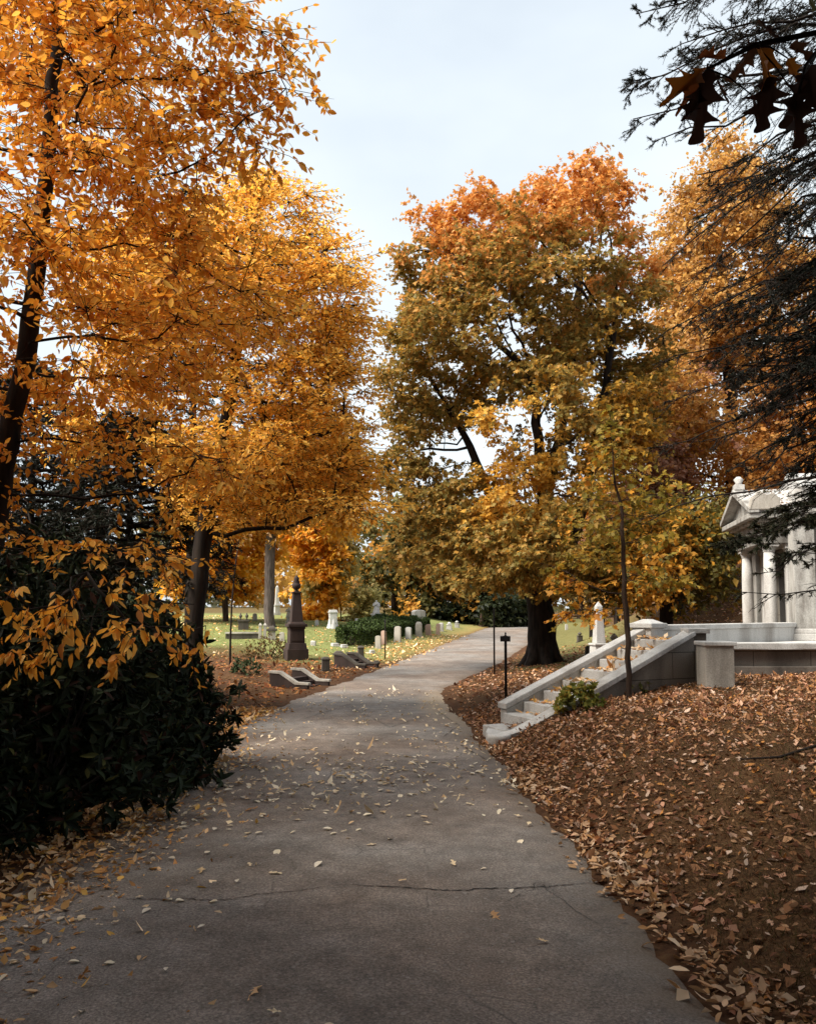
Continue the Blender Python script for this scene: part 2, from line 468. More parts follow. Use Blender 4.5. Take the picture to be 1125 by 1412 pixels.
sr6 = ramp(nt, [(.54, 0.0), (.70, .5)]); l.new(n6.outputs[0], sr6.inputs[0])
c = mixc(nt, sr6.outputs[0], c, (.050, .038, .033))
chip = ramp(nt, [(.80, 0.0), (.95, .65)]); l.new(vo.outputs['Color'], chip.inputs[0])
c = mixc(nt, chip.outputs[0], c, (.30, .27, .24))
# hairline crazing
wv = N(nt, 'ShaderNodeMix'); wv.data_type = 'RGBA'; wv.inputs[0].default_value = .12
l.new(tc.outputs['Object'], wv.inputs[6])
nw = N(nt, 'ShaderNodeTexNoise', i_Scale=2.2, i_Detail=4.0); l.new(tc.outputs['Object'], nw.inputs['Vector']); l.new(nw.outputs['Color'], wv.inputs[7])
vc = N(nt, 'ShaderNodeTexVoronoi', i_Scale=1.5, feature='DISTANCE_TO_EDGE'); l.new(wv.outputs[2], vc.inputs['Vector'])
cr = ramp(nt, [(.0, 1.0), (.010, .0)]); l.new(vc.outputs['Distance'], cr.inputs[0])
msk = ramp(nt, [(.5, 0.0), (.62, .75)]); l.new(n2.outputs[0], msk.inputs[0])
mm = N(nt, 'ShaderNodeMath', operation='MULTIPLY'); l.new(cr.outputs[0], mm.inputs[0]); l.new(msk.outputs[0], mm.inputs[1])
c = mixc(nt, mm.outputs[0], c, (.03, .026, .024))
# dirt along the edges and sand at the bend
er = ramp(nt, [(.78, 0.0), (1.0, .75)])
ea = N(nt, 'ShaderNodeMath', operation='ADD'); l.new(sep.outputs['Red'], ea.inputs[0])
es = N(nt, 'ShaderNodeMath', operation='MULTIPLY_ADD', i_1=.35, i_2=-.175); l.new(n3.outputs[0], es.inputs[0]); l.new(es.outputs[0], ea.inputs[1]); l.new(ea.outputs[0], er.inputs[0])
c = mixc(nt, er.outputs[0], c, (.11, .075, .045))
sr = ramp(nt, [(.35, 0.0), (.75, .85)])
sa = N(nt, 'ShaderNodeMath', operation='ADD'); l.new(sep.outputs['Green'], sa.inputs[0]); l.new(es.outputs[0], sa.inputs[1]); l.new(sa.outputs[0], sr.inputs[0])
c = mixc(nt, sr.outputs[0], c, (.34, .26, .18))
p = N(nt, 'ShaderNodeBsdfPrincipled', i_Roughness=.72); p.inputs['Specular IOR Level'].default_value = .45
l.new(c, p.inputs['Base Color'])
b = N(nt, 'ShaderNodeBump', i_Strength=.9, i_Distance=.008); l.new(n1.outputs[0], b.inputs['Height']); l.new(b.outputs[0], p.inputs['Normal'])
o = N(nt, 'ShaderNodeOutputMaterial'); l.new(p.outputs[0], o.inputs[0])
M['road'] = m
tag(acc.build('road', m, smooth=True), kind='structure')

def road_z(x, y):
    t = (x - xl(y)) / (xr(y) - xl(y))
    return h1(x, y) + .004 + .12 * max(0, t * (1 - t)) - .03 * (4 * (t - .5) ** 2) ** 6

def crack(pts, w):
    """an open crack in the asphalt: a dark ragged ribbon 4 mm above the sheet."""
    pts = np.array([gp(*p)[:2] for p in pts])
    tt = np.linspace(0, 1, 90); k = np.linspace(0, 1, len(pts))
    xs = np.interp(tt, k, pts[:, 0]) + .018 * np.cumsum(rng.normal(0, .35, 90)) * np.sin(PI * tt)
    yy = np.interp(tt, k, pts[:, 1]) + .03 * np.cumsum(rng.normal(0, .35, 90)) * np.sin(PI * tt)
    ww = w * rng.uniform(.25, 1.3, 90) * np.minimum(1, np.minimum(tt, 1 - tt) * 8 + .05)
    dx, dy = np.gradient(xs), np.gradient(yy); ln = np.hypot(dx, dy)
    nx_, ny_ = -dy / ln, dx / ln
    A = [(x + a * q, y + b_ * q, road_z(x + a * q, y + b_ * q) + .004) for x, y, a, b_, q in zip(xs, yy, nx_, ny_, ww)]
    B = [(x - a * q, y - b_ * q, road_z(x - a * q, y - b_ * q) + .004) for x, y, a, b_, q in zip(xs, yy, nx_, ny_, ww)]
    i = np.arange(89)
    ac = Acc(); ac.add(A + B, [np.stack([i, i + 1, i + 91, i + 90], -1)])
    tag(ac.build('road_crack', M['metal']), kind='structure')
crack([(455, 1228), (600, 1232), (745, 1222), (822, 1216)], .006)
crack([(160, 1248), (300, 1246), (455, 1230)], .004)
crack([(690, 1255), (760, 1230), (835, 1285)], .0025)
crack([(470, 1008), (560, 1020), (640, 1030), (690, 1062)], .006)
crack([(400, 1000), (480, 975), (540, 1005), (600, 985)], .006)
crack([(600, 980), (640, 1000), (610, 1020)], .006)

# ------------------------------------------------------------------ trees
def in_blobs(blobs, n, seed, gap=-.35, freq=1.0, shell=.0):
    r = np.random.default_rng(seed)
    W = np.array([b[3] * mpp(b[2]) * b[4] * mpp(b[2]) * b[5] for b in blobs])
    W = W ** .8; W = W / W.sum()
    out = []; tot = 0
    while tot < n:
        i = r.choice(len(blobs), n * 3, p=W)
        v = unit(r.normal(0, 1, (n * 3, 3))) * (r.uniform(shell, 1, (n * 3, 1)) ** (1 / 2.6))
        C = np.array([at(b[0], b[1], b[2]) for b in blobs])
        S = np.array([(b[3] * mpp(b[2]), b[5], b[4] * mpp(b[2])) for b in blobs])
        P = C[i] + v * S[i]
        P = P[nz(P, freq, seed + 1) > gap]
        P = P[P[:, 2] > H(P[:, 0], P[:, 1]) + .3]
        out.append(P); tot += len(P)
    return np.concatenate(out)[:n]

def colonize(paths, A, step, iters=90, kill=1.3, infl=9, up=.06, seed=0):
    """Space colonisation from the given trunk paths towards attractors A. Returns nodes, parents."""
    r = np.random.default_rng(seed)
    nodes, par = [], []
    for pi, path in enumerate(paths):
        path = np.asarray(path, float)
        prev = -1
        if pi > 0:
            d = np.linalg.norm(np.array(nodes) - path[0], axis=1); prev = int(d.argmin())
        seg = np.linalg.norm(np.diff(path, axis=0), axis=1); L = np.concatenate([[0], np.cumsum(seg)])
        m = max(2, int(L[-1] / step) + 1)
        s = np.linspace(0, L[-1], m)
        pts = np.stack([np.interp(s, L, path[:, k]) for k in range(3)], -1)
        pts[1:-1] += r.normal(0, step * .06, (m - 2, 3))
        for p in (pts if pi == 0 else pts[1:]):
            nodes.append(p); par.append(prev); prev = len(nodes) - 1
    Nd = np.array(nodes); par = list(par)
    alive = np.ones(len(A), bool)
    best = np.full(len(A), 1e9); bi = np.zeros(len(A), int)
    def upd(lo):
        nonlocal best, bi
        d = np.linalg.norm(A[:, None, :] - Nd[None, lo:, :], axis=2)
        j = d.argmin(1); dm = d[np.arange(len(A)), j]
        b = dm < best; best = np.where(b, dm, best); bi = np.where(b, j + lo, bi)
    upd(0)
    for it in range(iters):
        alive &= best > kill * step
        use = alive & (best < infl * step)
        if not use.any():
            if not alive.any(): break
            use = alive & (best <= best[alive].min() + step)
        src, inv = np.unique(bi[use], return_inverse=True)
        D = unit(A[use] - Nd[bi[use]])
        G = np.zeros((len(src), 3)); np.add.at(G, inv, D)
        G = unit(unit(G) + r.normal(0, .12, G.shape) + [0, 0, up])
        new = Nd[src] + G * step
        dd = np.linalg.norm(new[:, None, :] - Nd[None, -400:, :], axis=2).min(1)
        keep = dd > step * .3
        if not keep.any():
            alive[use] = False; continue
        lo = len(Nd)
        Nd = np.concatenate([Nd, new[keep]]); par += list(src[keep])
        upd(lo)
    return Nd, np.array(par)

def skeleton(acc, Nd, par, rb, tip, col=(.05, .04, .03), minr=0):
    n = len(Nd)
    kids = [[] for _ in range(n)]
    for i, p in enumerate(par):
        if p >= 0: kids[p].append(i)
    ntip = sum(1 for k in kids if not k)
    e = max(1.5, min(3.2, math.log(max(ntip, 2)) / math.log(rb / tip)))
    R = np.zeros(n)
    order = list(range(n))[::-1]
    # parents always come before children
    for i in order:
        R[i] = tip if not kids[i] else (sum(R[k] ** e for k in kids[i])) ** (1 / e) * 1.003
    R *= 1.0
    sc = rb / R[0]; R = np.where(R > tip * 3, R * (1 + (sc - 1) * np.clip(R / R[0], 0, 1)), R)
    stack = [0]
    chains = []
    while stack:
        i = stack.pop()
        ch = [i]
        while kids[i]:
            ks = sorted(kids[i], key=lambda k: -R[k])
            for k in ks[1:]: stack.append(k); 
            i = ks[0]; ch.append(i)
        chains.append(ch)
    for ch in chains:
        p = par[ch[0]]
        idx = ([p] if p >= 0 else []) + ch
        if len(idx) < 2: continue
        rr = R[idx].copy()
        if p >= 0: rr[0] = min(rr[0], rr[1] * 1.25)
        if rr.max() < minr: continue
        sides = 14 if rr.max() > .15 else 8 if rr.max() > .06 else 5 if rr.max() > .02 else 3
        tubes(acc, Nd[idx][None], rr[None], sides, col)
    return R

def foliage(Nd, par, R, thr, ntw, nl, L, size, tmpl, palette, acc_l, acc_t=None, flat=.35, droop=.25, twr=.004, spread=.15, seed=0, lim=None):
    """ntw twigs on the thin nodes, nl leaves alternating along each."""
    cand = np.nonzero(R < thr)[0]
    src = rng.choice(cand, ntw)
    out = unit(Nd[src] - Nd[np.maximum(par[src], 0)] + 1e-6)
    d = unit(out * .8 + rng.normal(0, .8, (ntw, 3)) * [1, 1, flat] + [0, 0, -droop])
    ln = L * rng.uniform(.5, 1.2, ntw)
    base = Nd[src] + rng.normal(0, spread, (ntw, 3)) * [1, 1, flat + .2]
    if lim is not None:
        k = lim(base + d * ln[:, None]); base, d, ln, src = base[k], d[k], ln[k], src[k]; ntw = len(base)
    sag = rng.uniform(0, .25, ntw) * (droop + .1)
    if acc_t is not None:
        t = np.linspace(0, 1, 4)
        P = base[:, None] + d[:, None] * (t[None, :, None] * ln[:, None, None]); P[:, :, 2] -= (t ** 2)[None] * (sag * ln)[:, None]
        P[:, 0] = Nd[src]
        tubes(acc_t, P, np.tile(twr * np.array([1.2, 1, .7, .4]), (ntw, 1)), 3)
    t = (np.arange(nl) + .6) / nl
    t = np.clip(t[None] + rng.normal(0, .08, (ntw, nl)), .05, 1.05)
    P = base[:, None] + d[:, None] * (t * ln[:, None])[..., None]; P[..., 2] -= t ** 2 * (sag * ln)[:, None]
    side = np.where(np.arange(nl) % 2 == 0, 1., -1.)[None, :, None]
    up = unit(rng.normal(0, flat, (ntw, 3)) + [0, 0, 1.])
    lat = unit(np.cross(d, up))[:, None] * side
    ld = unit(d[:, None] * .65 + lat * .8 + rng.normal(0, .28, (ntw, nl, 3)) + np.array([0, 0, -droop * .9]))
    nm = unit(up[:, None] + rng.normal(0, .45, (ntw, nl, 3)))
    P = P.reshape(-1, 3); ld = ld.reshape(-1, 3); nm = nm.reshape(-1, 3)
    S = size * np.clip(rng.normal(1, .3, len(P)), .35, 1.7)
    leaves(acc_l, P, ld, nm, S, tmpl, palette(P))

def tree(name, label, cat, paths, blobs, nat, step, rb, tip, ntw, nl, L, size, tmpl, pal, leaf, bark, group=None, seed=1,
         gap=-.35, freq=1.0, flat=.35, droop=.25, twigs=False, thr=None, spread=.15, up=.06, minr=0, shell=0, kill=1.3, infl=9, lim=None, twr=.004):
    paths = [np.asarray(p, float) for p in paths]
    base = paths[0][0]
    root = empty(name, base, label, cat, group)
    A = in_blobs(blobs, nat, seed, gap, freq, shell)
    Nd, par = colonize(paths, A, step, seed=seed, up=up, kill=kill, infl=infl)
    wood = Acc(); lf = Acc()
    R = skeleton(wood, Nd, par, rb, tip, minr=minr)
    # root flare
    b0 = Nd[0]
    for a in np.linspace(0, 2 * PI, 7)[:-1] + seed:
        q = np.array([[b0 + np.array((math.cos(a) * rb * k, math.sin(a) * rb * k, zz)) for k, zz in ((.45, rb * 2.0), (.8, rb * .8), (1.5, rb * .12), (2.3, -rb * .3))]])
        tubes(wood, q, np.array([[rb * .5, rb * .5, rb * .3, rb * .12]]), 6)
    foliage(Nd, par, R, thr or tip * 2.2, ntw, nl, L, size, tmpl, pal, lf, wood if twigs else None, flat, droop, twr, spread, seed, lim)
    wood.build('trunk', M[bark], root, smooth=True)
    lf.build('crown', M[leaf], root)
    return root

def pal_mix(cols, w, clump=None, cf=.8, seed=5, jit=.12):
    """leaf colours: random among cols, a second palette in clumps."""
    def f(P):
        c = pick(cols, w, len(P))
        if clump is not None:
            k = nz(P, cf, seed) + rng.normal(0, .35, len(P)) > clump[2]
            c[k] = pick(clump[0], clump[1], int(k.sum()))
        return c * rng.uniform(1 - jit, 1 + jit, (len(P), 1))
    return f

YEL = [(.90, .44, .06), (.86, .37, .04), (.92, .52, .10), (.76, .28, .03), (.55, .21, .04)]
YELW = [4, 3, 2.5, 1.5, .7]
pal_beech = pal_mix(YEL, YELW)
pal_far = pal_mix([(.80, .40, .03), (.82, .48, .05), (.70, .30, .02), (.74, .40, .12)], [4, 3, 2, 1.5])
pal_orange = pal_mix([(.66, .24, .03), (.58, .18, .02), (.70, .33, .06), (.45, .17, .04)], [3, 2, 2, 1], ([(.62, .30, .16), (.50, .22, .12)], [1, 1], .7))
def trunk_path(pts, sink=.25, ground=True):
    """px,py,Y list from the foot upwards; the foot goes down to the terrain."""
    P = [at(*p) for p in pts]
    if ground:
        f = P[0].copy(); f[2] = h1(f[0], f[1]) - sink
        if P[0][2] - f[2] > .3: P.insert(0, f)
        else: P[0] = f
    return np.array(P)

# near beech at the left, trunk at the picture's edge
tree('beech_tree', 'tall golden beech leaning over the dark bushes, its black trunk nearest the path', 'tree',
     [trunk_path([(-35, 900, 7.2), (5, 650, 7.2), (38, 480, 7.2), (56, 330, 7.2), (74, 110, 7.2), (82, 0, 7.2), (95, -200, 7.3), (110, -380, 7.4)])],
     [(160, 110, 7.3, 235, 190, 1.7), (250, 190, 7.0, 190, 120, 1.2), (40, -120, 7.5, 330, 240, 2.2), (-190, 200, 7.2, 260, 330, 2.2),
      (130, 400, 7.2, 260, 190, 1.8), (120, 640, 6.6, 240, 110, 1.4), (120, 770, 6.0, 170, 70, .9), (340, 90, 7.0, 90, 90, .7),
      (-150, 600, 6.5, 200, 200, 1.8), (30, 500, 6.8, 120, 110, 1.2)],
     1400, .22, .10, .0045, 7600, 9, .42, .062, OVAL, pal_beech, 'yellow_leaf', 'bark_dark', seed=11, gap=-.25, freq=1.3,
     flat=.3, droop=.3, twigs=True, spread=.12, up=.03, twr=.0028,
     lim=lambda P: rng.uniform(0, 1, len(P)) < .42 + .58 * _sm(2.4, 4.2, P[:, 2]))

# its lowest hanging sprays, in front of the bushes: sprays of the same kind on a young beech
tree('beech_sapling', 'low beech sprig with few large golden leaves hanging before the black bush', 'tree',
     [trunk_path([(20, 1000, 7.2), (40, 900, 6.9), (80, 830, 6.4), (120, 790, 5.9)])],
     [(90, 820, 5.8, 90, 50, .5), (170, 850, 5.6, 80, 45, .4), (160, 905, 5.5, 20, 50, .2), (250, 850, 6.2, 50, 35, .4), (262, 965, 6.3, 35, 10, .3), (40, 880, 6, 60, 60, .4)],
     120, .16, .022, .004, 80, 5, .22, .072, OVAL, pal_beech, 'yellow_leaf', 'bark_dark', seed=4, gap=-2, flat=.3, droop=.7, twigs=True, spread=.06, twr=.0025)

# second, brighter beech behind it
tree('beech_tree', 'bright yellow beech behind the black bushes, one bare limb reaching right', 'tree',
     [trunk_path([(268, 860, 11.8), (283, 740, 11.8), (300, 640, 11.9), (322, 520, 12), (338, 420, 12), (352, 330, 12.1)]),
      trunk_path([(283, 742, 11.8), (330, 730, 11.6), (400, 728, 11.4), (455, 705, 11.2)], ground=False),
      trunk_path([(300, 640, 11.9), (390, 610, 11.8), (470, 590, 11.7)], ground=False)],
     [(390, 420, 12.4, 112, 160, 1.8), (400, 570, 12, 115, 120, 1.6), (330, 650, 12, 190, 80, 2.2), (430, 690, 11.5, 80, 38, 1.2),
      (500, 715, 11, 55, 30, .8), (250, 480, 12.5, 150, 200, 2.0), (360, 300, 13, 85, 60, 1.2), (460, 640, 11.6, 65, 60, 1.2), (200, 640, 12.3, 140, 100, 1.8),
      (440, 440, 12.2, 70, 110, 1.2)],
     1500, .30, .13, .006, 9000, 9, .5, .062, OVAL, pal_mix([(.95, .55, .09), (.94, .49, .065), (.95, .61, .15), (.84, .38, .045)], [4, 3, 2, 1]), 'yellow_leaf', 'bark_dark',
     seed=23, gap=-.25, freq=1.1, flat=.28, droop=.28, twigs=True, spread=.14, up=.03, twr=.0035, lim=lambda P: P[:, 2] > 2.45 + rng.uniform(-.25, .25, len(P)))

# ------------------------------------------------------------------ big maple
def pal_maple(P):
    n = len(P)
    z = P[:, 2]
    t = (z - 11.2) / 2.6 + .6 * nz(P, .8, 9) + rng.normal(0, .35, n)
    c = pick([(.27, .19, .045), (.36, .22, .05), (.19, .155, .04), (.44, .23, .045)], [3, 3, 2, 2], n)
    o_ = pick([(.72, .33, .08), (.66, .28, .06), (.74, .40, .13), (.50, .24, .06)], [3, 3, 2, 1], n)
    y_ = pick([(.68, .37, .05), (.72, .41, .07), (.56, .30, .05)], [2, 2, 1], n)
    k1 = t > .2; c[k1] = o_[k1]
    k2 = (~k1) & (nz(P, .7, 31) + rng.normal(0, .3, n) > .75); c[k2] = y_[k2]
    return c * rng.uniform(.85, 1.15, (n, 1))
def hollow(P):
    q = ((P[:, 0] - 3.6) / 2.4) ** 2 + ((P[:, 2] - 6.8) / 2.2) ** 2
    return rng.uniform(0, 1, len(P)) < np.clip(.58 + .3 * q + .65 * nz(P, 1.15, 91), .12, 1)
tp = gp(748, 915)
YM = tp[1]
tree('maple_tree', 'big round maple, orange above and olive below, on the thick black trunk beside the road', 'tree',
     [trunk_path([(748, 915, YM), (748, 870, YM), (741, 800, YM), (726, 700, YM), (716, 600, YM)], .15),
      trunk_path([(743, 820, YM), (752, 740, YM - .3), (742, 620, YM - .4), (735, 520, YM - .4)], ground=False),
      trunk_path([(747, 850, YM), (800, 720, YM), (830, 560, YM), (850, 430, YM)], ground=False),
      trunk_path([(742, 820, YM), (690, 720, YM + .5), (640, 600, YM + .8)], ground=False),
      trunk_path([(735, 760, YM), (765, 640, YM + .6), (785, 520, YM + .8), (800, 380, YM + 1)], ground=False)],
     [(712, 480, YM, 188, 235, 3.6), (600, 560, YM, 85, 120, 2.4), (705, 400, YM, 170, 130, 3.2), (800, 330, YM, 95, 112, 2.6), (610, 340, YM, 78, 60, 2), (640, 530, YM, 125, 130, 3), (800, 560, YM, 120, 150, 3),
      (720, 620, YM - 1, 170, 110, 3.2), (640, 690, YM - 1, 100, 70, 2.4), (760, 740, YM - 1.5, 120, 70, 2.4), (860, 450, YM, 70, 110, 2), (575, 480, YM, 50, 60, 1.5),
      (690, 770, YM - 2, 100, 60, 2), (600, 760, YM, 70, 50, 2), (560, 640, YM, 50, 50, 1.5), (800, 800, YM - 2.2, 60, 40, 1.2), (648, 280, YM, 22, 30, .8), (560, 330, YM, 38, 40, 1)],
     2600, .42, .40, .011, 18000, 8, .42, .100, LOBED, pal_maple, 'maple_leaf', 'bark_dark', seed=31, gap=-.18, freq=.8, flat=.5, droop=.3, spread=.17, up=.07, lim=hollow)

# ------------------------------------------------------------------ young maple in front of the steps
def pal_young(P):
    n = len(P)
    c = pick([(.30, .22, .03), (.36, .25, .04), (.22, .18, .03), (.44, .26, .03), (.46, .20, .02)], [3, 3, 2, 2, 1.3], n)
    k = nz(P, 1.4, 77) + rng.normal(0, .3, n) > .6
    c[k] = pick([(.60, .28, .03), (.55, .22, .02)], [1, 1], int(k.sum()))
    return c * rng.uniform(.85, 1.15, (n, 1))
YY = 10.65
tree('maple_sapling', 'slender young maple with olive yellow leaves growing in front of the stone steps', 'tree',
     [trunk_path([(869, 978, YY), (866, 900, YY), (861, 820, YY), (857, 720, YY), (846, 640, YY), (840, 560, YY)], .1)],
     [(850, 640, YY, 46, 80, .6), (850, 740, YY, 78, 62, .8), (800, 790, YY, 46, 30, .5), (900, 700, YY, 42, 55, .6), (905, 800, YY, 50, 22, .5), (850, 560, YY, 28, 40, .4), (800, 840, YY, 40, 16, .4)],
     420, .2, .038, .004, 300, 7, .28, .070, LOBED, pal_young, 'maple_leaf', 'bark_brown', seed=8, gap=-.6, freq=2.0, flat=.35, droop=.35, twigs=True, spread=.08, up=.05, twr=.0025)

# ------------------------------------------------------------------ trees at the right, behind the mausoleum
def back_tree(name, label, foot, Y, path, blobs, nat, ntw, size, pal, seed, bark='bark_dark', rb=.2, L=.8, step=.6, gap=-.3, freq=.6, tmpl=RHOMB, group=None, leaf='maple_leaf', flat=.5, nl=8):
    P = trunk_path([(foot[0], foot[1], Y)] + [(a, b_, Y) for a, b_ in path], .3)
    return tree(name, label, 'tree', [P], blobs, nat, step, rb, .014, ntw, nl, L, size, tmpl, pal, leaf, bark, group, seed, gap, freq, flat, .25, spread=.3)

pal_gold = pal_mix([(.60, .33, .09), (.68, .39, .10), (.50, .25, .07), (.36, .22, .08)], [3, 3, 2, 2], ([(.62, .40, .19), (.52, .32, .16)], [1, 1], .6))
back_tree('maple_tree', 'tall golden maple behind the mausoleum, its top under the dark conifer boughs', (1006, 850), 30,
          [(1010, 700), (1008, 560), (1000, 420), (985, 300)],
          [(1000, 330, 30, 85, 110, 3), (960, 430, 30, 70, 90, 2.5), (1060, 450, 30, 90, 120, 3), (985, 240, 30, 40, 50, 1.5), (980, 560, 29, 110, 90, 3), (1080, 600, 29, 90, 80, 2.5), (930, 340, 30, 30, 50, 1.5)],
          900, 7500, .15, pal_gold, 41, rb=.24)
pal_or2 = pal_mix([(.56, .27, .06), (.62, .33, .08), (.47, .21, .05), (.34, .20, .06)], [3, 3, 2, 2], ([(.52, .27, .17), (.46, .24, .15), (.40, .22, .15)], [1, 1, 1], .55))
back_tree('maple_tree', 'orange and dusty pink maple filling the slope beyond the steps', (935, 862), 27,
          [(930, 780), (940, 680), (960, 600)],
          [(930, 640, 27, 110, 80, 2.6), (1010, 650, 27, 90, 70, 2.4), (960, 720, 27, 100, 60, 2.2), (880, 740, 27.5, 60, 50, 2), (1050, 700, 28, 70, 60, 2), (920, 560, 27.5, 60, 60, 2)],
          700, 5600, .14, pal_or2, 43, rb=.2)
back_tree('maple_tree', 'orange maple crowding the right edge behind the mausoleum roof', (1130, 850), 24,
          [(1130, 700), (1120, 560), (1110, 450)],
          [(1110, 520, 24, 70, 130, 2.2), (1150, 640, 24, 90, 70, 2.2), (1070, 640, 24, 60, 50, 1.8), (1180, 480, 24, 90, 140, 2.4)],
          500, 4000, .13, pal_mix([(.54, .24, .05), (.48, .20, .05), (.58, .30, .08), (.32, .17, .06)], [3, 2, 2, 2]), 47, rb=.2)
pal_olive = pal_mix([(.15, .13, .03), (.22, .17, .03), (.30, .18, .03), (.12, .10, .03)], [3, 2, 2, 2], ([(.5, .24, .03)], [1], .7))
back_tree('maple_tree', 'olive brown tree with low shady boughs just past the stair parapet', (918, 872), 21,
          [(916, 800), (905, 740)], [(900, 790, 21, 70, 36, 1.8), (940, 740, 21, 65, 50, 1.8), (960, 800, 21.5, 40, 40, 1.4), (870, 760, 21, 50, 40, 1.6)],
          420, 2600, .12, pal_olive, 53, rb=.17, step=.4)

# ------------------------------------------------------------------ far woods
pal_far_y = pal_mix([(.84, .46, .05), (.82, .40, .04), (.74, .32, .03), (.76, .48, .12)], [4, 3, 2, 2])
pal_far_g = pal_mix([(.10, .09, .025), (.15, .11, .03), (.06, .06, .02)], [3, 2, 2], ([(.50, .24, .04), (.56, .29, .05)], [1, 1], .1))
pal_far_o = pal_mix([(.56, .26, .04), (.44, .22, .04), (.28, .19, .04), (.64, .32, .05)], [3, 2, 3, 1])
pal_pale = pal_mix([(.48, .40, .14), (.40, .36, .14), (.56, .42, .16), (.34, .30, .10)], [3, 3, 2, 2])
for lab, foot, Y_, path, blobs, nat, ntw, size, pal, seed, rb in [
    ('bright yellow maple glowing beyond the dark urn monument', (312, 862), 44, [(312, 790), (318, 700)], [(330, 745, 44, 70, 60, 3.5), (300, 690, 44, 70, 50, 3), (335, 800, 46, 40, 26, 2.5), (280, 780, 44, 50, 50, 3)], 380, 2600, .30, pal_far_y, 61, .16),
    ('yellow tree on the tall grey trunk behind the far pale obelisk', (373, 845), 41, [(373, 760), (376, 680), (380, 600)], [(400, 640, 41, 90, 70, 3.5), (440, 690, 41, 60, 40, 3), (370, 690, 41, 80, 40, 3)], 420, 3400, .26, pal_far_y, 62, .26),
    ('orange yellow tree with foliage drooping to the lawn behind the white column stump', (428, 852), 50, [(430, 800), (432, 750)], [(430, 770, 50, 40, 70, 3), (425, 820, 49, 30, 36, 2), (450, 720, 50, 40, 40, 3)], 260, 1600, .30, pal_far_y, 63, .2),
    ('small pale green tree standing right of the white column stump', (471, 858), 49, [(470, 820), (468, 790)], [(468, 795, 49, 34, 28, 1.8), (495, 812, 49, 26, 16, 1.4), (470, 765, 49, 22, 20, 1.2), (500, 840, 49, 22, 16, 1.2)], 170, 800, .22, pal_pale, 64, .17),
    ('dark green tree with orange boughs behind the clipped hedge', (545, 858), 64, [(545, 800), (550, 740)], [(540, 790, 64, 50, 55, 4), (590, 760, 64, 60, 50, 4), (560, 830, 63, 50, 30, 3)], 330, 2100, .36, pal_far_g, 65, .3),
    ('shadowy orange and green tree behind the grey block monument', (630, 858), 66, [(632, 800), (636, 730)], [(635, 780, 66, 60, 60, 4.5), (680, 790, 66, 40, 50, 4), (620, 720, 66, 60, 36, 4), (640, 835, 64, 55, 24, 3)], 360, 2400, .38, pal_far_o, 66, .3),
    ('low dark yew mass at the end of the hedge', (665, 862), 60, [(665, 840), (665, 815)], [(665, 838, 60, 42, 22, 2.5), (605, 842, 61, 40, 20, 2.5), (700, 825, 62, 24, 30, 2.5)], 240, 1700, .30, pal_mix([(.025, .035, .015), (.04, .045, .015), (.02, .025, .012)], [2, 2, 1]), 67, .25),
    ('hazy olive tree rising in the gap above the far road', (560, 850), 85, [(562, 780), (565, 730)], [(560, 725, 85, 70, 40, 5), (610, 700, 85, 60, 36, 5), (520, 740, 86, 50, 36, 5), (560, 780, 85, 80, 40, 5)], 320, 2000, .46, pal_mix([(.26, .24, .09), (.20, .20, .08), (.42, .27, .07)], [2, 2, 2]), 68, .35),
    ('orange tree above the far end of the road', (720, 850), 92, [(722, 800), (726, 750)], [(720, 770, 92, 60, 60, 5), (690, 720, 92, 50, 40, 5), (760, 780, 92, 50, 50, 5)], 300, 1800, .5, pal_far_o, 69, .35),
    ('golden tree beyond the white obelisk on the right', (850, 845), 48, [(850, 800), (850, 760)], [(850, 780, 48, 60, 44, 3.5), (820, 740, 48, 50, 50, 3), (890, 760, 48, 60, 50, 3), (800, 800, 50, 40, 26, 2.5)], 300, 2000, .30, pal_mix([(.72, .36, .04), (.66, .30, .03), (.48, .25, .04)], [3, 2, 2]), 70, .2),
    ('brown and orange woodland tree on the slope past the far graves', (800, 842), 75, [(800, 790), (802, 740)], [(800, 770, 75, 70, 54, 5), (870, 790, 75, 60, 44, 5), (760, 740, 75, 50, 50, 4)], 300, 1900, .44, pal_far_o, 71, .3),
    ('rusty tree on the hillside above the stair landing', (985, 838), 40, [(985, 780), (985, 720)], [(985, 760, 40, 60, 60, 3.5), (940, 800, 41, 50, 40, 3), (1040, 740, 40, 60, 70, 3.5)], 320, 2000, .28, pal_or2, 72, .2),
]:
    back_tree('broadleaf_tree', lab, foot, Y_, path, blobs, nat, ntw, size, pal, seed, rb=rb, step=.032 * Y_ * .8, L=.022 * Y_, bark='bark_grey' if 'grey trunk' in lab else 'bark_brown', freq=.5, leaf='yellow_leaf' if pal is pal_far_y else 'maple_leaf')

